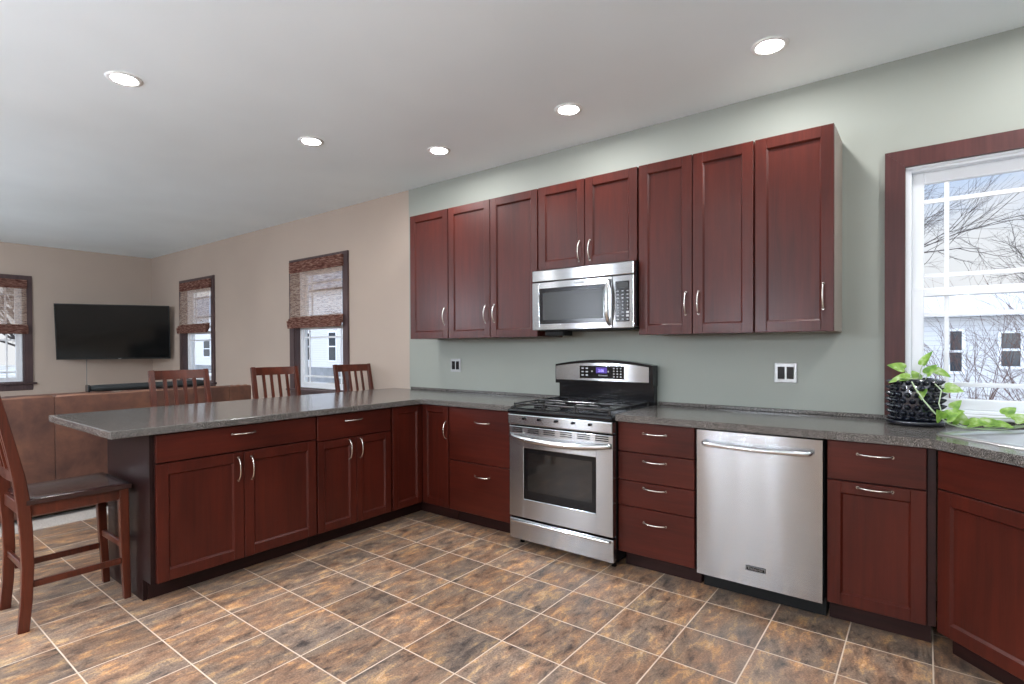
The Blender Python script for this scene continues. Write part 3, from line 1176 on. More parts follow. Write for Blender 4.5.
# door with a rectangular opening
m_ = MB()
x0, x1, z0, z1 = -HW, .232, .006, .334
wx0, wx1, wz0, wz1 = -.322, .190, .048, .288
m_.box(x0, wx0, -.405, -.377, z0, z1, .004, 2)
m_.box(wx1, x1, -.405, -.377, z0, z1, .004, 2)
m_.box(wx0 - .004, wx1 + .004, -.405, -.377, wz1, z1, .004, 2)
m_.box(wx0 - .004, wx1 + .004, -.405, -.377, z0, wz0, .004, 2)
d = m_.build('door', M['steel'], r)
m_ = MB()
m_.box(wx0 - .004, wx1 + .004, -.399, -.380, wz0 - .004, wz1 + .004, .003)
dw_ = m_.build('door_window', M['black'], d)
m_ = MB()
m_.box(wx0 + .028, wx1 - .022, -.4012, -.3992, wz0 + .026, wz1 - .026)
m_.build('mesh_screen', M['glass_mw'], dw_)
m_ = MB()
pts = []
for k in range(17):
    t = k / 16 * 2 - 1
    pts.append((.214 + .004 * (1 - t * t), -.405 - .044 * (1 - t ** 4), .172 + t * .142))
m_.tube(pts, .013, 12, flatten=(1.0, .8))
m_.build('handle', M['steel_plain'], d)
m_ = MB()
m_.box(-.05, .045, -.4075, -.4052, .303, .323, .001)
bd = m_.build('brand_badge', M['plate_silver'], d)
m_ = MB()
m_.box(.236, HW, -.405, -.377, .006, .334, .004, 2)
cp = m_.build('control_panel', M['steel'], r)
m_ = MB()
m_.box(.258, .352, -.4075, -.4052, .046, .298, .002)
kp = m_.build('keypad', M['black'], cp)
m_ = MB()
m_.box(.266, .344, -.4088, -.4076, .256, .288)
m_.build('display', M['glass_mw'], kp)
for rr in range(9):
    for cc in range(3):
        bx, bz = .272 + cc * .033, .236 - rr * .022
        w_ = .012 if rr not in (6, 7) or cc != 2 else .018
        hh = .004 if rr not in (6, 7) or cc != 2 else .012
        if rr in (3, 4, 5):
            w_ = .006
        m_ = MB()
        m_.box(bx - w_ / 2 + .003, bx + w_ / 2 + .003, -.4086, -.4076, bz - hh / 2, bz + hh / 2)
        m_.build('key', M['button'], kp)
m_ = MB()
m_.box(-.345, -.19, -.30, -.18, -.030, .0115, .003)
m_.box(-HW + .02, HW - .02, -.36, -.03, .003, .0115)
m_.build('underside_grille', M['black_matte'], r)


def text_mesh(body, size, name, m, parent, loc, rot, ext=.0004):
    cu = bpy.data.curves.new(name, 'FONT')
    cu.body = body
    cu.size = size
    cu.align_x = 'CENTER'
    cu.align_y = 'CENTER'
    cu.extrude = ext
    tmp = bpy.data.objects.new('tmp_text', cu)
    COL.objects.link(tmp)
    bpy.context.view_layer.update()
    me = bpy.data.meshes.new_from_object(tmp.evaluated_get(bpy.context.evaluated_depsgraph_get()))
    bpy.data.objects.remove(tmp)
    me.materials.clear()
    me.materials.append(m)
    o_ = bpy.data.objects.new(name, me)
    COL.objects.link(o_)
    o_.parent = parent
    o_.location = loc
    o_.rotation_euler = rot
    return o_


FACE = (PI / 2, 0, 0)
text_mesh('KitchenAid', .0165, 'badge_lettering', M['black_matte'], bd, (-.0025, -.4079, .313), FACE)

# ------------------------------------------------------------------ range
r = tag(empty('range', (-.8345, 0, 0)), 'freestanding stainless steel gas range with black cooktop between the worktops', 'stove')
HW = .378
m_ = MB()
m_.box(-HW, HW, -.630, -.025, .04, .892, .003)
for sx in (-1, 1):
    for yy in (-.58, -.08):
        m_.tube([(sx * (HW - .04), yy, .0008), (sx * (HW - .04), yy, .045)], .016, 10)
m_.build('body', M['black'], r)
# storage drawer
m_ = MB()
m_.box(-HW + .001, HW - .001, -.668, -.632, .048, .184, .005, 2)
d = m_.build('storage_drawer', M['steel'], r)
m_ = MB()
m_.box(-HW + .02, HW - .02, -.682, -.6685, .158, .176, .006, 2)
m_.build('drawer_lip', M['steel_plain'], d)
# oven door with window opening
x0, x1, z0, z1 = -HW + .001, HW - .001, .198, .790
wx0, wx1, wz0, wz1 = -.260, .266, .322, .652
m_ = MB()
m_.box(x0, wx0, -.672, -.632, z0, z1, .004, 2)
m_.box(wx1, x1, -.672, -.632, z0, z1, .004, 2)
m_.box(wx0 - .004, wx1 + .004, -.672, -.632, z0, wz0, .004, 2)
m_.box(wx0 - .004, wx1 + .004, -.672, -.632, wz1, z1, .004, 2)
d = m_.build('oven_door', M['steel'], r)
m_ = MB()
m_.box(wx0 - .004, wx1 + .004, -.667, -.634, wz0 - .004, wz1 + .004, .003)
ow = m_.build('oven_window', M['black'], d)
m_ = MB()
m_.box(wx0 + .030, wx1 - .026, -.6682, -.6672, wz0 + .055, wz1 - .028)
m_.build('window_glass', M['glass_black'], ow)
for g in range(6):
    gx = -.333 + g * .123
    for k in range(3):
        m_ = MB()
        m_.box(gx - .018, gx + .068, -.6735, -.6712, .752 + k * .0125, .758 + k * .0125)
        m_.build('vent_slot', M['black_matte'], d)
# wide bowed handle blended into the door
m_ = MB()
pts, ra = [], []
for k in range(25):
    t = k / 24 * 2 - 1
    pts.append((t * (HW - .012), -.672 - .040 * (1 - abs(t) ** 3.0) , .728 - .022 * (1 - t * t)))
    ra.append(.016 + .004 * (1 - t * t))
m_.tube(pts, ra, 12, flatten=(1.0, 1.0))
m_.build('handle', M['steel_plain'], d)
# control strip
m_ = MB()
m_.box(-HW - .002, HW + .002, -.686, -.632, .800, .872, .010, 3)
cp = m_.build('control_strip', M['steel'], r)
for kx in (-.243, -.126, 0.0, .122, .238):
    m_ = MB()
    m_.tube([(kx, -.6862, .846), (kx, -.702, .846)], .0085, 14)
    m_.tube([(kx, -.7022, .846), (kx, -.709, .846)], .005, 10)
    m_.build('knob_stem', M['black'], cp)
# cooktop
m_ = MB()
m_.box(-HW - .003, HW + .003, -.690, -.070, .8745, .9005, .010, 3)
m_.box(-HW + .03, HW - .03, -.640, -.10, .9006, .905, .002)
ck = m_.build('cooktop', M['black'], r)
burners = [(-.235, -.51), (-.235, -.22), (.235, -.51), (.235, -.22), (0, -.365)]
for bx, by in burners:
    m_ = MB()
    m_.lathe([(0, .9052), (.045, .9052), (.047, .914), (.036, .917), (.034, .923), (0, .924)], 24, (bx, by, 0))
    m_.build('burner', M['iron'], ck)
for gx0, gx1 in ((-.352, -.122), (-.115, .115), (.122, .352)):
    m_ = MB()
    zb = .934
    y0, y1 = -.655, -.095
    b_ = .006
    for xx in (gx0, gx1 - .011):
        m_.box(xx, xx + .011, y0, y1, zb - .006, zb + .006, .003)
    for yy in (y0, (y0 + y1) / 2 - .0055, y1 - .011):
        m_.box(gx0, gx1, yy, yy + .011, zb - .006, zb + .006, .003)
    for xx in (gx0, gx1 - .011):
        for yy in (y0, y1 - .011, (y0 + y1) / 2):
            m_.box(xx, xx + .011, yy, yy + .011, .9052, zb, .002)
    cxm = (gx0 + gx1) / 2
    m_.box(cxm - .005, cxm + .005, y0, y0 + .10, zb - .005, zb + .007, .003)
    m_.box(cxm - .005, cxm + .005, y1 - .10, y1, zb - .005, zb + .007, .003)
    for yy in ((-.51), (-.22)):
        m_.box(gx0, gx0 + .075, yy - .005, yy + .005, zb - .005, zb + .007, .003)
        m_.box(gx1 - .075, gx1, yy - .005, yy + .005, zb - .005, zb + .007, .003)
    m_.build('grate', M['iron'], ck)
# backguard: black housing, arched top, stainless face
def arch(x, zt, rise):
    return zt + rise * (1 - (x / HW) ** 2)


m_ = MB()
n = 16
fr_, bk_ = [], []
xs = [-HW - .003 + (2 * HW + .006) * k / n for k in range(n + 1)]
for y, lst in ((-.100, fr_), (-.022, bk_)):
    for x in xs:
        lst.append((m_.bm.verts.new((x, y, 1.040)), m_.bm.verts.new((x, y, arch(x, 1.178, .036)))))
for k in range(n):
    m_.bm.faces.new((fr_[k][0], fr_[k + 1][0], fr_[k + 1][1], fr_[k][1]))
    m_.bm.faces.new((bk_[k + 1][0], bk_[k][0], bk_[k][1], bk_[k + 1][1]))
    m_.bm.faces.new((fr_[k][1], fr_[k + 1][1], bk_[k + 1][1], bk_[k][1]))
    m_.bm.faces.new((fr_[k + 1][0], fr_[k][0], bk_[k][0], bk_[k + 1][0]))
for k in (0, n):
    m_.bm.faces.new((fr_[k][0], fr_[k][1], bk_[k][1], bk_[k][0]))
m_.box(-HW + .012, HW + .001, -.072, -.022, .893, 1.041, .003)
m_.box(-HW + .02, HW - .02, -.090, -.073, .9006, .925, .004)
bgd = m_.build('backguard', M['black'], r)
m_ = MB()
fr_ = []
x0f, x1f = -HW + .006, HW - .022
xs = [x0f + (x1f - x0f) * k / n for k in range(n + 1)]
for x in xs:
    fr_.append([m_.bm.verts.new((x, yy, zz)) for yy, zz in ((-.1008, 1.062), (-.1085, 1.066), (-.1085, arch(x, 1.163, .030)), (-.1008, arch(x, 1.168, .031)))])
for k in range(n):
    for i in range(3):
        m_.bm.faces.new((fr_[k][i], fr_[k + 1][i], fr_[k + 1][i + 1], fr_[k][i + 1]))
for k in (0, n):
    m_.bm.faces.new(fr_[k])
bp_ = m_.build('control_face', M['steel'], bgd)
m_ = MB()
m_.box(-.168, .178, -.1118, -.1088, 1.082, 1.170, .004)
ds = m_.build('control_display', M['black'], bp_)
m_ = MB()
m_.box(-.035, .050, -.1126, -.1119, 1.120, 1.160)
lcd = m_.build('clock_screen', M['lcd'], ds)
text_mesh('2:06', .026, 'clock_digits', M['lcd_digit'], lcd, (.005, -.1129, 1.137), FACE, .0002)
tk = [(-.152 + c * .034, -.134 + c * .034, 1.100 + q * .024, 1.108 + q * .024) for c in range(2) for q in range(3)]
tk += [(.098 + c * .026, .108 + c * .026, 1.094 + q * .019, 1.101 + q * .019) for c in range(3) for q in range(4)]
tk += [(-.072 + c * .128, -.063 + c * .128, 1.128, 1.136) for c in range(2)]
for a, b, c, e in tk:
    m_ = MB()
    m_.box(a, b, -.1125, -.1119, c, e)
    m_.build('touch_key', M['button'], ds)
text_mesh('KitchenAid', .0155, 'badge_lettering', M['button'], ds, (.018, -.1120, 1.104), FACE, .0003)

# ------------------------------------------------------------------ dishwasher
r = tag(empty('dishwasher', (.3045, 0, 0)), 'built-in stainless steel dishwasher with bar handle under the worktop', 'dishwasher')
m_ = MB()
m_.box(-.293, .293, -.595, -.02, .103, .866, .002)
m_.box(-.293, .293, -.499, -.02, .02, .1028)
m_.build('tub', M['black_matte'], r)
m_ = MB()
m_.box(-.292, .292, -.500, -.04, .0008, .0195, .002)
m_.box(-.292, .292, -.515, -.500, .0008, .1015, .002)
m_.build('kick_plate', M['black_matte'], r)
# door skin very slightly bowed
m_ = MB()
nx, nz_ = 12, 8
zz0, zz1 = .107, .866
gr = []
for i in range(nx + 1):
    row = []
    for j in range(nz_ + 1):
        x = -.2905 + .581 * i / nx
        z = zz0 + (zz1 - zz0) * j / nz_
        tt = (i / nx * 2 - 1)
        y = -.636 - .0010 * (1 - tt * tt) + .00030 * math.sin(i * 1.9 + j * .55)
        row.append(m_.bm.verts.new((x, y, z)))
    gr.append(row)
for i in range(nx):
    for j in range(nz_):
        f = m_.bm.faces.new((gr[i][j], gr[i + 1][j], gr[i + 1][j + 1], gr[i][j + 1]))
        f.smooth = True
edge = [g[0] for g in gr] + [gr[-1][j] for j in range(1, nz_ + 1)] + [gr[i][-1] for i in range(nx - 1, -1, -1)] + [gr[0][j] for j in range(nz_ - 1, 0, -1)]
back = [m_.bm.verts.new((v.co.x, -.600, v.co.z)) for v in edge]
edge = [m_.bm.verts.new(v.co) for v in edge]
for k in range(len(edge)):
    m_.bm.faces.new((edge[k], back[k], back[(k + 1) % len(edge)], edge[(k + 1) % len(edge)]))
m_.bm.faces.new(back)
d = m_.build('door', M['steel'], r)
m_ = MB()
pts = [(-.245, -.640, .805), (-.243, -.668, .805)] + [(-.235 + .470 * k / 14, -.676 - .010 * (1 - (k / 7 - 1) ** 2), .801 - .004 * (1 - (k / 7 - 1) ** 2) * 1.0) for k in range(15)] + [(.243, -.668, .805), (.245, -.640, .805)]
m_.tube(pts, .0125, 12)
m_.build('handle', M['steel_plain'], d)
m_ = MB()
m_.box(-.046, .046, -.6425, -.6395, .184, .208, .001)
bd = m_.build('brand_badge', M['black'], d)
m_ = MB()
for a, b, c, e in ((-.044, .044, .2045, .2062), (-.044, .044, .1858, .1875), (-.044, -.0425, .1875, .2045), (.0425, .044, .1875, .2045)):
    m_.box(a, b, -.6432, -.6426, c, e)
m_.build('badge_frame', M['plate_silver'], bd)
text_mesh('KitchenAid', .0150, 'badge_lettering', M['plate_silver'], bd, (0, -.6429, .196), FACE)

# ------------------------------------------------------------------ counter chairs
def make_chair():
    r_ = empty('counter_chair')
    W2 = .205
    # saddle seat
    s = MB()
    nx, ny = 10, 10
    top, bot = [], []
    for i in range(nx + 1):
        a, b = [], []
        for j in range(ny + 1):
            u, v = i / nx * 2 - 1, j / ny * 2 - 1
            hwid = .222 - .012 * (1 - v) * .5
            x = u * hwid
            y = .015 + v * .205
            dip = .010 * (1 - u * u) * (1 - v * v) ** .5
            e = max(abs(u), abs(v))
            rnd = .007 * max(0, (e - .85) / .15) ** 2
            a.append(s.bm.verts.new((x, y, .612 - dip - rnd)))
            b.append(s.bm.verts.new((x * .985, y, .584)))
        top.append(a)
        bot.append(b)
    for i in range(nx):
        for j in range(ny):
            f = s.bm.faces.new((top[i][j], top[i + 1][j], top[i + 1][j + 1], top[i][j + 1]))
            f.smooth = True
            s.bm.faces.new((bot[i][j + 1], bot[i + 1][j + 1], bot[i + 1][j], bot[i][j]))
    for i in range(nx):
        for j in (0, ny):
            s.bm.faces.new((top[i][j], top[i + 1][j], bot[i + 1][j], bot[i][j]))
    for j in range(ny):
        for i in (0, nx):
            s.bm.faces.new((top[i][j], top[i][j + 1], bot[i][j + 1], bot[i][j]))
    s.build('seat', M['chair_seat'], r_)
    post = [(0, -.205), (.14, -.192), (.30, -.186), (.46, -.190), (.60, -.199), (.72, -.214), (.85, -.238), (1.0, -.268), (1.145, -.299)]
    for sx in (-1, 1):
        p = MB()
        p.sweep([(sx * (W2 - .017), y, z) for z, y in post], .017, [.021, .021, .022, .023, .024, .022, .019, .017, .015], (1, 0, 0), bev=.003)
        p.build('back_post', M['chair_wood'], r_)
        l = MB()
        l.sweep([(sx * .162, .212, 0), (sx * .172, .200, .28), (sx * .182, .192, .5835)], [.0155, .019, .021], [.0155, .019, .021], (1, 0, 0), bev=.003)
        l.build('front_leg', M['chair_wood'], r_)
        a = MB()
        a.box(sx * .181 - .010, sx * .181 + .010, -.178, .172, .528, .5835, .002)
        a.build('apron', M['chair_wood'], r_)
        a = MB()
        a.box(sx * .178 - .009, sx * .178 + .009, -.168, .184, .192, .222, .003)
        a.build('stretcher', M['chair_wood'], r_)
    a = MB()
    a.box(-.160, .160, .180, .200, .528, .5835, .002)
    a.build('apron', M['chair_wood'], r_)
    a = MB()
    a.box(-.168, .168, -.205, -.187, .528, .5835, .002)
    a.build('apron', M['chair_wood'], r_)
    a = MB()
    a.box(-.156, .156, .192, .212, .262, .296, .003)
    a.build('footrest', M['chair_wood'], r_)
    a = MB()
    a.box(-.170, .170, -.196, -.178, .262, .292, .003)
    a.build('stretcher', M['chair_wood'], r_)

    def yb(z):
        for (z0_, y0_), (z1_, y1_) in zip(post, post[1:]):
            if z0_ <= z <= z1_:
                return y0_ + (y1_ - y0_) * (z - z0_) / (z1_ - z0_)
        return post[-1][1]
    # top rail, slightly curved
    for nm, za, zb_, bow in (('top_rail', 1.078, 1.144, .014), ('lower_rail', .690, .742, .010)):
        t = MB()
        n_ = 10
        ring = []
        xw = W2 - .035
        for k in range(n_ + 1):
            u = k / n_ * 2 - 1
            x = u * xw
            bo = -bow * (1 - u * u)
            ring.append([t.bm.verts.new((x, yb(z_) + bo + dy, z_)) for z_, dy in ((za, -.011), (za, .011), (zb_, .010), (zb_, -.010))])
        for k in range(n_):
            for i in range(4):
                t.bm.faces.new((ring[k][i], ring[k + 1][i], ring[k + 1][(i + 1) % 4], ring[k][(i + 1) % 4]))
        t.bm.faces.new(ring[0])
        t.bm.faces.new(ring[-1])
        t.build(nm, M['chair_wood'], r_)
    for k in range(4):
        x = -.102 + k * .068
        bo = -.011 * (1 - (x / .17) ** 2)
        t = MB()
        t.sweep([(x, yb(z_) + bo, z_) for z_ in (.7425, .85, .96, 1.0775)], .0125, .006, (1, 0, 0), bev=.002)
        t.build('slat', M['chair_wood'], r_)
    return r_


chair = make_chair()
chair.location = (-2.515, -2.692, 0)
tag(chair, 'dark wood counter chair at the left end of the peninsula, seat and legs in view', 'chair', 'counter chairs')
for loc, rz, lab in (((-3.17, -1.785, .0), -PI / 2 + .03, 'slat-back counter chair behind the peninsula in front of the television'),
                     ((-3.17, -1.055, .0), -PI / 2 - .03, 'slat-back counter chair behind the peninsula between the two others there'),
                     ((-3.17, -.268, .0), -PI / 2 - .03, 'slat-back counter chair behind the peninsula nearest the wall')):
    c = copy_tree(chair)
    c.location = loc
    c.rotation_euler = (0, 0, rz)
    c['label'] = lab

# ------------------------------------------------------------------ sofa
r = tag(empty('sofa', (-4.36, -2.2, .006)), 'brown mottled suede sofa seen from behind, beyond the peninsula', 'sofa')
Y0, Y1 = -1.45, 1.40      # local along the back
m_ = MB()
segs = [Y0, -.13, 1.19 - .0, Y1]
for a, b in zip(segs, segs[1:]):
    m_.box(-.20, 0, a + .001, b - .001, .035, .931, .004, 2)
bk = m_.build('back', M['leather'], r)
m_ = MB()
for a, b in zip(segs, segs[1:]):
    pts = [(-.012, a + .012 + (b - a - .024) * k / 10, .930 + .005 * math.sin(k * 1.7 + a)) for k in range(11)]
    m_.tube(pts, .011, 8)
m_.build('piping', M['piping'], bk)
m_ = MB()
m_.box(-.95, -.201, Y0 + .24, Y1 - .24, .035, .28, .03, 2)
m_.build('seat_base', M['leather'], r)
for k in range(3):
    wd_ = (Y1 - Y0 - .48) / 3
    a = Y0 + .24 + k * wd_
    m_ = MB()
    m_.box(-.94, -.33, a + .006, a + wd_ - .006, .282, .47, .05, 3)
    m_.build('seat_cushion', M['leather'], r)
    m_ = MB()
    m_.box(-.40, -.202, a + .006, a + wd_ - .006, .475, .935, .06, 3)
    m_.build('back_cushion', M['leather'], r)
for a, b in ((Y0, Y0 + .235), (Y1 - .235, Y1)):
    m_ = MB()
    m_.box(-.95, -.201, a, b, .035, .62, .06, 3)
    m_.build('arm', M['leather'], r)
for xx in (-.88, -.08):
    for yy in (Y0 + .1, Y1 - .1):
        m_ = MB()
        m_.tube([(xx, yy, .0005), (xx, yy, .036)], .025, 10)
        m_.build('foot', M['espresso'], r)

# ------------------------------------------------------------------ soundbar on the sofa back
r = tag(empty('soundbar', (-4.405, -1.66, .954)), 'long black cloth-covered soundbar lying on top of the sofa back', 'soundbar')
m_ = MB()
n = 14
rings = []
for k in range(n + 1):
    y = -.44 + .88 * k / n
    s_ = .029 if 0 < k < n else .024
    rings.append([(.045 * math.cos(2 * PI * i / 14) * (s_ / .034), y, .030 + s_ * math.sin(2 * PI * i / 14)) for i in range(14)])
loft(m_, rings)
m_.bm.faces.new([v for v in list(m_.bm.verts)[:14]])
m_.build('cloth_body', M['fabric_black'], r)
for yy in (-.45, .45):
    m_ = MB()
    m_.box(-.040, .040, yy - .009, yy + .009, .001, .060, .008, 2)
    m_.build('end_cap', M['black'], r)

# ------------------------------------------------------------------ television
r = tag(empty('television', (-8.65, -.692, 1.5585)), 'black flat-screen television angled out on the far beige wall', 'television')
R = Matrix.Rotation(-.5249, 4, 'Z') @ Matrix.Rotation(.0914, 4, 'Y')
r.rotation_euler = R.to_euler()
TW, TH = .711, .4075
m_ = MB()
m_.box(-.022, -.0015, -TW, TW, -TH, TH, .004, 2)
m_.box(-.055, -.022, -TW * .6, TW * .6, -TH * .8, TH * .45, .012, 2)
m_.build('housing', M['black'], r)
m_ = MB()
b_ = .012
for a, b, c, d in ((-TW, TW, TH - b_, TH), (-TW, TW, -TH, -TH + b_ * 1.6), (-TW, -TW + b_, -TH + b_ * 1.6, TH - b_), (TW - b_, TW, -TH + b_ * 1.6, TH - b_)):
    m_.box(-.0014, .004, a, b, c, d, .001)
bz = m_.build('bezel', M['black_matte'], r)
m_ = MB()
m_.box(-.0014, .0006, -TW + b_, TW - b_, -TH + b_ * 1.6, TH - b_)
m_.build('screen', M['tv_screen'], r)
m_ = MB()
m_.box(.0041, .006, .035, .075, -TH + .004, -TH + .014, .001)
m_.build('badge', M['plate_silver'], bz)
m_ = MB()
Ri = R.inverted()
def tl(p):
    return Ri @ (Vector(p) - Vector((-8.65, -.692, 1.5585)))
m_.tube([(-.056, 0, -.02), tl((-9.02, -.47, 1.55))], .022, 8)
m_.tube([tl((-9.02, -.47, 1.55)), tl((-9.20, -.60, 1.55))], .022, 8)
m_.build('swivel_arm', M['black_matte'], r)
o = MB()
o.tube([(-8.955, -.955, 1.16), (-8.957, -.955, .9), (-8.96, -.955, .5), (-8.97, -.95, .15), (-9.02, -.93, .012)], .006, 6)
c_ = o.build('power_cord', M['cord'])
tag(c_, 'thin grey power cord hanging down from the television', 'cord')

# ------------------------------------------------------------------ woven shades
def shade(loc, rz, wid, label, skew=0.0, zt=2.30, zs=1.66, zb=1.535):
    r_ = tag(empty('woven_shade', (loc[0], loc[1], zt), rz), label, 'window shade', 'woven reed window shades')
    h_ = wid / 2
    v = MB()
    v.box(-h_, h_, -.052, -.030, -.125, 0, .003)
    v.box(-h_, -h_ + .02, -.030, -.024, -.120, -.004)
    v.box(h_ - .02, h_, -.030, -.024, -.120, -.004)
    v.build('valance', M['weave_dense'], r_)
    p = MB()
    n_ = 14
    fr__, bk__ = [], []
    for k in range(n_ + 1):
        z = -.126 + (zs - zt + .126) * k / n_
        off = skew * (k / n_)
        yy = -.040 + .004 * math.sin(k * 1.3)
        fr__.append((p.bm.verts.new((-h_ + .006 + off, yy - .0015, z)), p.bm.verts.new((h_ - .006 + off, yy - .0015, z))))
        bk__.append((p.bm.verts.new((-h_ + .006 + off, yy + .0015, z)), p.bm.verts.new((h_ - .006 + off, yy + .0015, z))))
    for k in range(n_):
        p.bm.faces.new((fr__[k][0], fr__[k + 1][0], fr__[k + 1][1], fr__[k][1]))
    for f_ in p.bm.faces:
        f_.smooth = True
    for a_, b_ in bk__:
        p.bm.verts.remove(a_)
        p.bm.verts.remove(b_)
    p.build('reed_panel', M['weave'], r_)
    f = MB()
    for k, (dy, dz, hh) in enumerate(((0, 0, .115), (-.018, -.022, .118), (-.034, -.045, .112))):
        f.box(-h_ - .004 + skew, h_ + .004 + skew, -.046 + dy, -.034 + dy, zs - zt + dz - hh + .03, zs - zt + dz + .008, .004, rot=Matrix.Rotation(.12 * k - .1, 4, 'X'))
    f.build('folded_hem', M['weave_dense'], r_)
    return r_


shade((-4.435, 0), 0, 1.02, 'woven reed shade on the window nearest the green wall')
shade((-7.50, 0), 0, 1.00, 'woven reed shade hanging askew on the window right of the television', -.04, 2.29, 1.66, 1.55)
shade((XL, -2.075), PI / 2, 1.00, 'woven reed shade on the window left of the television', 0, 2.29, 1.65, 1.53)

# ------------------------------------------------------------------ potted plant
PC = Vector((.932, -.165, CT1))
r = tag(empty('potted_plant', PC), 'trailing green pothos in a black spiked pot on the worktop by the window', 'plant')
m_ = MB()
m_.lathe([(0, .001), (.100, .001), (.116, .006), (.122, .022), (.118, .026), (.110, .014), (0, .012)], 40)
m_.build('saucer', M['pot'], r)
m_ = MB()
prof = [(0, .0145), (.080, .0145), (.092, .03), (.101, .08), (.101, .15), (.096, .205), (.092, .228), (.083, .228), (.083, .205), (0, .205)]
m_.lathe(prof, 36)


def prad(z):
    pf = prof[1:7]
    for (r0, z0_), (r1, z1_) in zip(pf, pf[1:]):
        if z0_ <= z <= z1_:
            return r0 + (r1 - r0) * (z - z0_) / (z1_ - z0_)
    return .086


for row in range(7):
    z = .032 + row * .0295
    for k in range(17):
        a = 2 * PI * (k + .5 * (row % 2)) / 17
        d = Vector((math.cos(a), math.sin(a), .25)).normalized()
        p = Vector((math.cos(a) * (prad(z) - .003), math.sin(a) * (prad(z) - .003), z))
        m_.tube([p, p + d * .010, p + d * .020, p + d * .027], [.0145, .0115, .0062, .0012], 8)
m_.build('pot', M['pot'], r)
m_ = MB()
m_.lathe([(0, .207), (.0825, .2065), (.0825, .2055), (0, .2055)], 20)
m_.build('soil', M['soil'], r)


def mat_leaf():
    m, t, b = mat('pothos_leaf')
    c = N(t, 'ShaderNodeTexCoord')
    n_ = N(t, 'ShaderNodeTexNoise', inp={'Scale': 26.0, 'Detail': 3.0})
    t.links.new(c.outputs['Object'], n_.inputs['Vector'])
    rr = ramp(t, [(.35, (.16, .34, .05)), (.52, (.34, .56, .10)), (.66, (.62, .74, .42))])
    t.links.new(n_.outputs['Fac'], rr.inputs[0])
    t.links.new(rr.outputs[0], b.inputs['Base Color'])
    b.inputs['Roughness'].default_value = .38
    b.inputs['Subsurface Weight'].default_value = 0.0
    tlc = N(t, 'ShaderNodeBsdfTranslucent')
    t.links.new(rr.outputs[0], tlc.inputs[0])
    mxs = N(t, 'ShaderNodeMixShader', inp={0: .45})
    t.links.new(b.outputs[0], mxs.inputs[1])
    t.links.new(tlc.outputs[0], mxs.inputs[2])
    t.links.new(mxs.outputs[0], t.nodes['Material Output'].inputs[0])
    return m


M['leaf'] = mat_leaf()
leaf_mb = MB()


def leaf(p, tip, nrm, L_, W_):
    """heart-shaped folded leaf from stalk point p towards tip direction"""
    d = Vector(tip).normalized()
    nn = Vector(nrm).normalized()
    s = d.cross(nn).normalized()
    nn = s.cross(d)
    p = Vector(p)
    out = [(-.10, .22), (-.06, .42), (.10, .52), (.30, .50), (.52, .40), (.72, .27), (.88, .13), (1.0, 0.0)]
    mid = [(0.0, 0), (.05, 0), (.14, 0), (.30, 0), (.52, 0), (.72, 0), (.88, 0), (1.0, 0)]
    bm = leaf_mb.bm
    def pt(u, v):
        curl = -.22 * u * u * L_ + .30 * abs(v) * W_
        return bm.verts.new(p + d * (u * L_) + s * (v * W_) + nn * curl)
    ml__ = [pt(u, v) for u, v in mid]
    for sg in (1, -1):
        ol = [pt(u, sg * v) for u, v in out[:-1]] + [ml__[-1]]
        for k in range(len(ml__) - 1):
            vs = [ml__[k], ml__[k + 1], ol[k + 1], ol[k]]
            vs2 = []
            for v in vs:
                if v not in vs2:
                    vs2.append(v)
            if sg < 0:
                vs2.reverse()
            f = bm.faces.new(vs2)
            f.smooth = True


vine_mb = MB()
top = Vector((0, 0, .195))
# leaves above the pot: (tip offset from plant origin, direction, normal, length, width)
A = [((-.045, -.03, .262), (-.75, -.1, .30), (0, -.8, .6), .085, .062),
     ((-.02, -.06, .222), (-.85, -.3, -.12), (0, -.5, .8), .110, .070),
     ((.03, 0.0, .285), (.30, .1, .75), (-.6, -.7, .3), .095, .055),
     ((.045, -.02, .24), (.35, -.2, .5), (-.3, -.8, .4), .075, .055),
     ((.075, -.01, .255), (.80, .0, -.25), (.1, -.7, .7), .085, .055),
     ((.115, -.05, .175), (.75, -.25, -.05), (.0, -.8, .6), .085, .068),
     ((.03, -.095, .165), (-.1, -.5, -.55), (-.3, -.8, .3), .065, .05),
     ((.012, .02, .21), (-.3, .4, .6), (0, -.6, .6), .08, .05)]
for p, d, nn, L_, W_ in A:
    p = (p[0], p[1], p[2] + .012)
    leaf(p, d, nn, L_ * .82, W_ * .85)
    pv = Vector(p)
    b0 = Vector((pv.x * .35, pv.y * .35, .19))
    vine_mb.tube([b0, (b0 + pv) / 2 + Vector((0, 0, .022)), pv], .0022, 6)
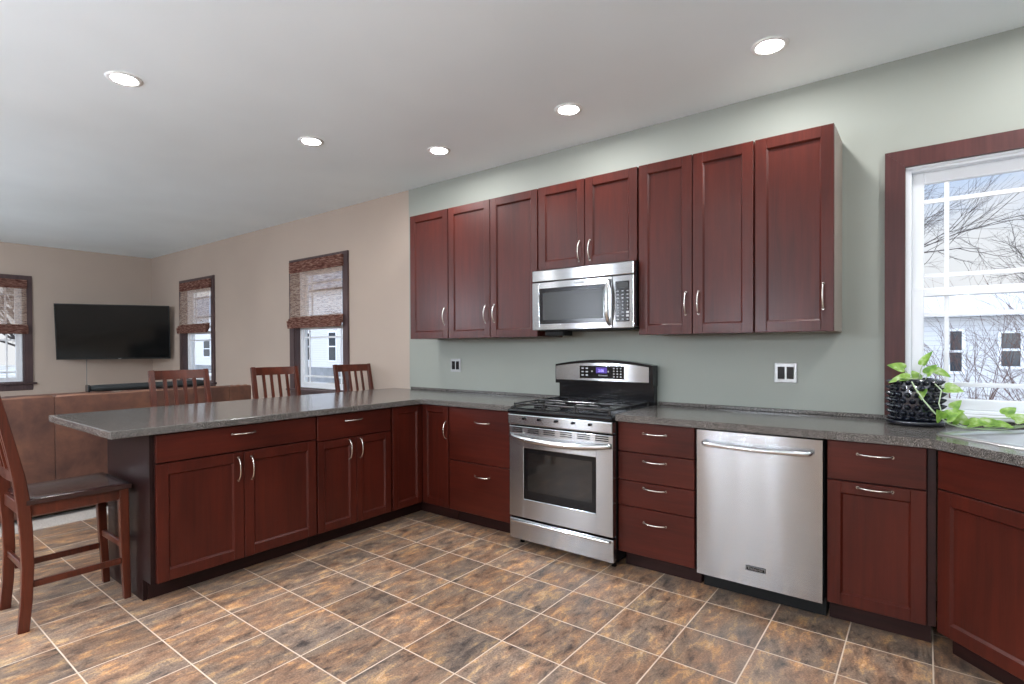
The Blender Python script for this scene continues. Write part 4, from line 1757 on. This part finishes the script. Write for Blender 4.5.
# main trailing vine down the front and right along the worktop behind the sink
path = [(0, -.03, .19), (-.015, -.085, .222), (.0, -.118, .19), (.035, -.135, .13), (.075, -.140, .075), (.125, -.135, .030), (.18, -.12, .012), (.25, -.075, .010), (.33, -.03, .020), (.42, .01, .030), (.52, .03, .022), (.62, .04, .015)]
vine_mb.tube(path, .0032, 7)
path2 = [(.03, -.02, .19), (.07, -.07, .215), (.10, -.10, .18), (.09, -.125, .12), (.105, -.13, .06), (.17, -.13, .022), (.24, -.11, .010), (.31, -.08, .012), (.40, -.05, .030)]
vine_mb.tube(path2, .0026, 6)
path3 = [(.18, -.12, .012), (.22, -.05, .03), (.27, .0, .05), (.35, .03, .055), (.44, .05, .05)]
vine_mb.tube(path3, .0024, 6)
B = [((.12, -.135, .055), (.55, -.2, .45), (-.2, -.8, .6), .10, .075), ((.10, -.14, .05), (-.1, -.4, .35), (0, -.9, .5), .085, .065),
     ((.165, -.135, .035), (.1, -.4, .5), (.2, -.8, .4), .085, .07), ((.20, -.11, .03), (.8, -.3, .25), (0, -.6, .8), .10, .075),
     ((.25, -.08, .03), (.75, .2, .25), (0, -.5, .8), .10, .08), ((.29, -.07, .03), (.9, -.2, .05), (0, -.4, .9), .09, .07),
     ((.36, -.03, .05), (.7, .1, .35), (0, -.6, .7), .09, .07), ((.41, -.06, .06), (.7, -.25, .30), (0, -.8, .6), .11, .10),
     ((.42, .01, .05), (.9, .1, .1), (0, -.5, .8), .09, .075), ((.52, .03, .045), (.8, -.3, .2), (0, -.6, .8), .09, .075),
     ((.33, .02, .07), (.5, .2, .5), (0, -.7, .6), .08, .06), ((.14, -.13, .10), (.4, -.2, .6), (-.1, -.9, .4), .07, .05)]
for p, d, nn, L_, W_ in B:
    leaf(p, d, nn, L_ * .72, W_ * .85)
leaf_mb.build('leaves', M['leaf'], r, recalc=False)
vine_mb.build('vines', M['vine'], r)

# ------------------------------------------------------------------ outside
def mat_ground():
    m, t, b = mat('snowy_lawn')
    c = N(t, 'ShaderNodeTexCoord')
    n_ = N(t, 'ShaderNodeTexNoise', inp={'Scale': .35, 'Detail': 6.0, 'Roughness': .6})
    t.links.new(c.outputs['Object'], n_.inputs['Vector'])
    rr = ramp(t, [(.47, (.78, .80, .84)), (.55, (.50, .45, .36)), (.63, (.36, .31, .22))])
    t.links.new(n_.outputs['Fac'], rr.inputs[0])
    t.links.new(rr.outputs[0], b.inputs['Base Color'])
    b.inputs['Roughness'].default_value = .9
    return m


m_ = MB()
m_.quad([(-90, -60, -.65), (60, -60, -.65), (60, 90, -.65), (-90, 90, -.65)])
structure(m_.build('ground', mat_ground()))


def mat_siding(name, col, pitch=.13):
    m, t, b = mat(name)
    c = N(t, 'ShaderNodeTexCoord')
    sp = N(t, 'ShaderNodeSeparateXYZ')
    t.links.new(c.outputs['Object'], sp.inputs[0])
    a = N(t, 'ShaderNodeMath', operation='MULTIPLY', inp={1: 1 / pitch})
    t.links.new(sp.outputs['Z'], a.inputs[0])
    f = N(t, 'ShaderNodeMath', operation='FRACT')
    t.links.new(a.outputs[0], f.inputs[0])
    rr = ramp(t, [(0.0, tuple(x * .62 for x in col)), (.12, col), (1.0, col)])
    t.links.new(f.outputs[0], rr.inputs[0])
    t.links.new(rr.outputs[0], b.inputs['Base Color'])
    bp = N(t, 'ShaderNodeBump', inp={'Strength': .6, 'Distance': .02, })
    t.links.new(f.outputs[0], bp.inputs['Height'])
    t.links.new(bp.outputs[0], b.inputs['Normal'])
    b.inputs['Roughness'].default_value = .6
    return m


SID = mat_siding('white_clapboard', (.62, .62, .625))
ROOF = flat('grey_shingles', (.24, .24, .26), .9, var=.3, vscale=8)
SNOW = flat('snow_covered_roof', (.85, .86, .88), .9)
DARKW = flat('dark_house_glass', (.035, .045, .055), .1, 0, .6)
FOUND = flat('grey_block_foundation', (.22, .23, .24), .9, var=.15, vscale=3)


def house(x0, x1, y0, y1, zb, ze, ridge, wins, label, found=.5, roof=None):
    cx_, cy_ = (x0 + x1) / 2, (y0 + y1) / 2
    r_ = tag(empty('house', (cx_, cy_, -.65)), label, 'house', 'neighbouring houses')
    mt = Matrix.Translation((-cx_, -cy_, .65))
    a = MB(mt)
    a.box(x0, x1, y0, y1, zb + found, ze)
    a.build('siding_wall', SID, r_)
    a = MB(mt)
    a.box(x0 + .03, x1 - .03, y0 + .03, y1 - .03, -.648, zb + found - .001)
    a.build('foundation', FOUND, r_)
    a = MB(mt)
    o_ = .45
    vs = [(x0 - o_, y0 - o_, ze), (x1 + o_, y0 - o_, ze), (x1 + o_, y1 + o_, ze), (x0 - o_, y1 + o_, ze), (x0 - o_, cy_, ridge), (x1 + o_, cy_, ridge)]
    b = [a.bm.verts.new(mt @ Vector(v)) for v in vs]
    t = [a.bm.verts.new(mt @ (Vector(v) + Vector((0, 0, .15)))) for v in vs]
    for q_ in ((b, 1), (t, 0)):
        v = q_[0]
        for fc in ((0, 1, 5, 4), (2, 3, 4, 5)):
            a.bm.faces.new([v[i] for i in fc])
    for i, j in ((0, 1), (1, 5), (5, 2), (2, 3), (3, 4), (4, 0)):
        a.bm.faces.new((b[i], b[j], t[j], t[i]))
    a.build('roof', roof or ROOF, r_)
    a = MB(mt)
    for xx in (x0, x1 - .1):
        vv = [(xx, y0, ze), (xx, y1, ze), (xx, cy_, ridge - .02), (xx + .1, y0, ze), (xx + .1, y1, ze), (xx + .1, cy_, ridge - .02)]
        v = [a.bm.verts.new(mt @ Vector(p)) for p in vv]
        for fc in ((0, 1, 2), (5, 4, 3), (0, 3, 4, 1), (1, 4, 5, 2), (2, 5, 3, 0)):
            a.bm.faces.new([v[i] for i in fc])
    a.build('gable', SID, r_)
    for (wx0, wx1, wz0, wz1) in wins:
        a = MB(mt)
        a.box(wx0, wx0 + .07, y0 - .05, y0 - .002, wz0, wz1)
        a.box(wx1 - .07, wx1, y0 - .05, y0 - .002, wz0, wz1)
        a.box(wx0 + .07, wx1 - .07, y0 - .05, y0 - .002, wz1 - .07, wz1)
        a.box(wx0 + .07, wx1 - .07, y0 - .05, y0 - .002, wz0, wz0 + .07)
        a.box(wx0 + .07, wx1 - .07, y0 - .05, y0 - .002, (wz0 + wz1) / 2 - .03, (wz0 + wz1) / 2 + .03)
        wf = a.build('window', M['white'], r_)
        a = MB(mt)
        a.box(wx0 + .06, wx1 - .06, y0 - .03, y0 - .004, wz0 + .06, wz1 - .06)
        a.build('pane', DARKW, wf)
    return r_


house(-1.5, 8.5, 15, 22, -.65, 2.05, 3.0, [(1.42, 1.80, .55, 1.75), (2.43, 2.93, .70, 1.68), (5.0, 5.9, .7, 1.7)],
      'white clapboard house outside the kitchen window', .35, SNOW)
house(-34, -18, 14.5, 23, -.65, 4.6, 7.4, [(-25.9, -25.1, .55, 2.25), (-24.1, -23.4, .55, 2.25), (-28.6, -27.6, .55, 2.25), (-31, -30.2, .5, 2.2)],
      'white house with dark windows outside the window nearest the green wall', .85)
house(-58, -37, 16.5, 25, -.65, 3.9, 6.4, [(-46.5, -45.2, .6, 2.0), (-43.2, -42.2, .6, 2.0), (-50, -49, .6, 2.0)],
      'white house outside the window right of the television', .6)

BARK = flat('grey_brown_bark', (.085, .072, .068), .9)
TWIG = flat('reddish_bare_twigs', (.15, .085, .07), .9)


def bare(name, base_, h0, r0, seed, mt, label, cat, group, lean=(0, 0, 1), levels=5, spread=.55, nb=(2, 4), shrink=.72, multi=1, n=5, droop=0.0, rk=.58):
    rnd = random.Random(seed)
    o_ = MB()

    def grow(p, d, L_, rad, lev):
        pts = [p]
        dd = d.copy()
        k = 4
        for i in range(k):
            dd = (dd + Vector((rnd.gauss(0, .10), rnd.gauss(0, .10), rnd.gauss(0, .08) - droop))).normalized()
            pts.append(pts[-1] + dd * (L_ / k))
        rr = [rad * (1 - .35 * i / k) for i in range(k + 1)]
        o_.tube(pts, rr, n if lev > 2 else 3, caps=False)
        if lev == 0:
            return
        m__ = rnd.randint(*nb)
        for i in range(m__):
            t = rnd.uniform(.35, 1.0) if i else 1.0
            j = min(int(t * k), k - 1)
            q_ = pts[j].lerp(pts[j + 1], t * k - j)
            ax = Vector((rnd.gauss(0, 1), rnd.gauss(0, 1), rnd.gauss(0, 1))).normalized()
            nd = (dd + ax * spread).normalized()
            grow(q_, nd, L_ * shrink * rnd.uniform(.75, 1.15), rad * rk, lev - 1)
    for s in range(multi):
        d = Vector(lean).normalized() if multi == 1 else Vector((rnd.gauss(0, .24), rnd.gauss(0, .24), 1)).normalized()
        off = Vector((0, 0, 0)) if multi == 1 else Vector((rnd.gauss(0, .12), rnd.gauss(0, .12), 0))
        grow(off, d, h0 * rnd.uniform(.85, 1.15), r0 * rnd.uniform(.8, 1.1), levels)
    ob = o_.build(name, mt, None, base_, recalc=False)
    return tag(ob, label, cat, group)


bare('bare_tree', (-.7, 10.5, -.65), 2.3, .050, 5, BARK, 'large bare tree with branches spreading across the kitchen window sky', 'tree', 'bare trees', lean=(.30, 0, 1), levels=6, spread=.66, nb=(3, 4), shrink=.76)
bare('bare_tree', (5.6, 33, -.65), 2.8, .13, 11, BARK, 'distant bare tree behind the white house roof', 'tree', 'bare trees', levels=6, spread=.6, nb=(3, 4), shrink=.74)
bare('bare_tree', (-18.5, 12.0, -.65), 1.9, .10, 21, BARK, 'bare tree before the house outside the window nearest the green wall', 'tree', 'bare trees', lean=(-.2, 0, 1), levels=5, nb=(2, 4))
bare('bare_tree', (-29.5, 11.5, -.65), 2.2, .13, 23, BARK, 'bare tree before the house outside the window right of the television', 'tree', 'bare trees', levels=6, nb=(3, 4))
bare('bare_tree', (-24.0, 1.7, -.65), 2.0, .13, 29, BARK, 'bare tree outside the window left of the television', 'tree', 'bare trees', levels=6, nb=(3, 4))
k = 0
for (x, y, h_, lab) in ((1.35, 4.0, .82, 'bare reddish shrub close outside the kitchen window'),
                        (2.7, 6.4, 1.0, 'bare reddish shrub farther out, before the house outside the kitchen window')):
    bare('bare_shrub', (x, y, -.65), h_, .011, 41 + k, TWIG, lab, 'shrub', 'bare shrubs', levels=4, spread=.42, nb=(2, 3), shrink=.78, multi=14, n=4, rk=.62)
    k += 1
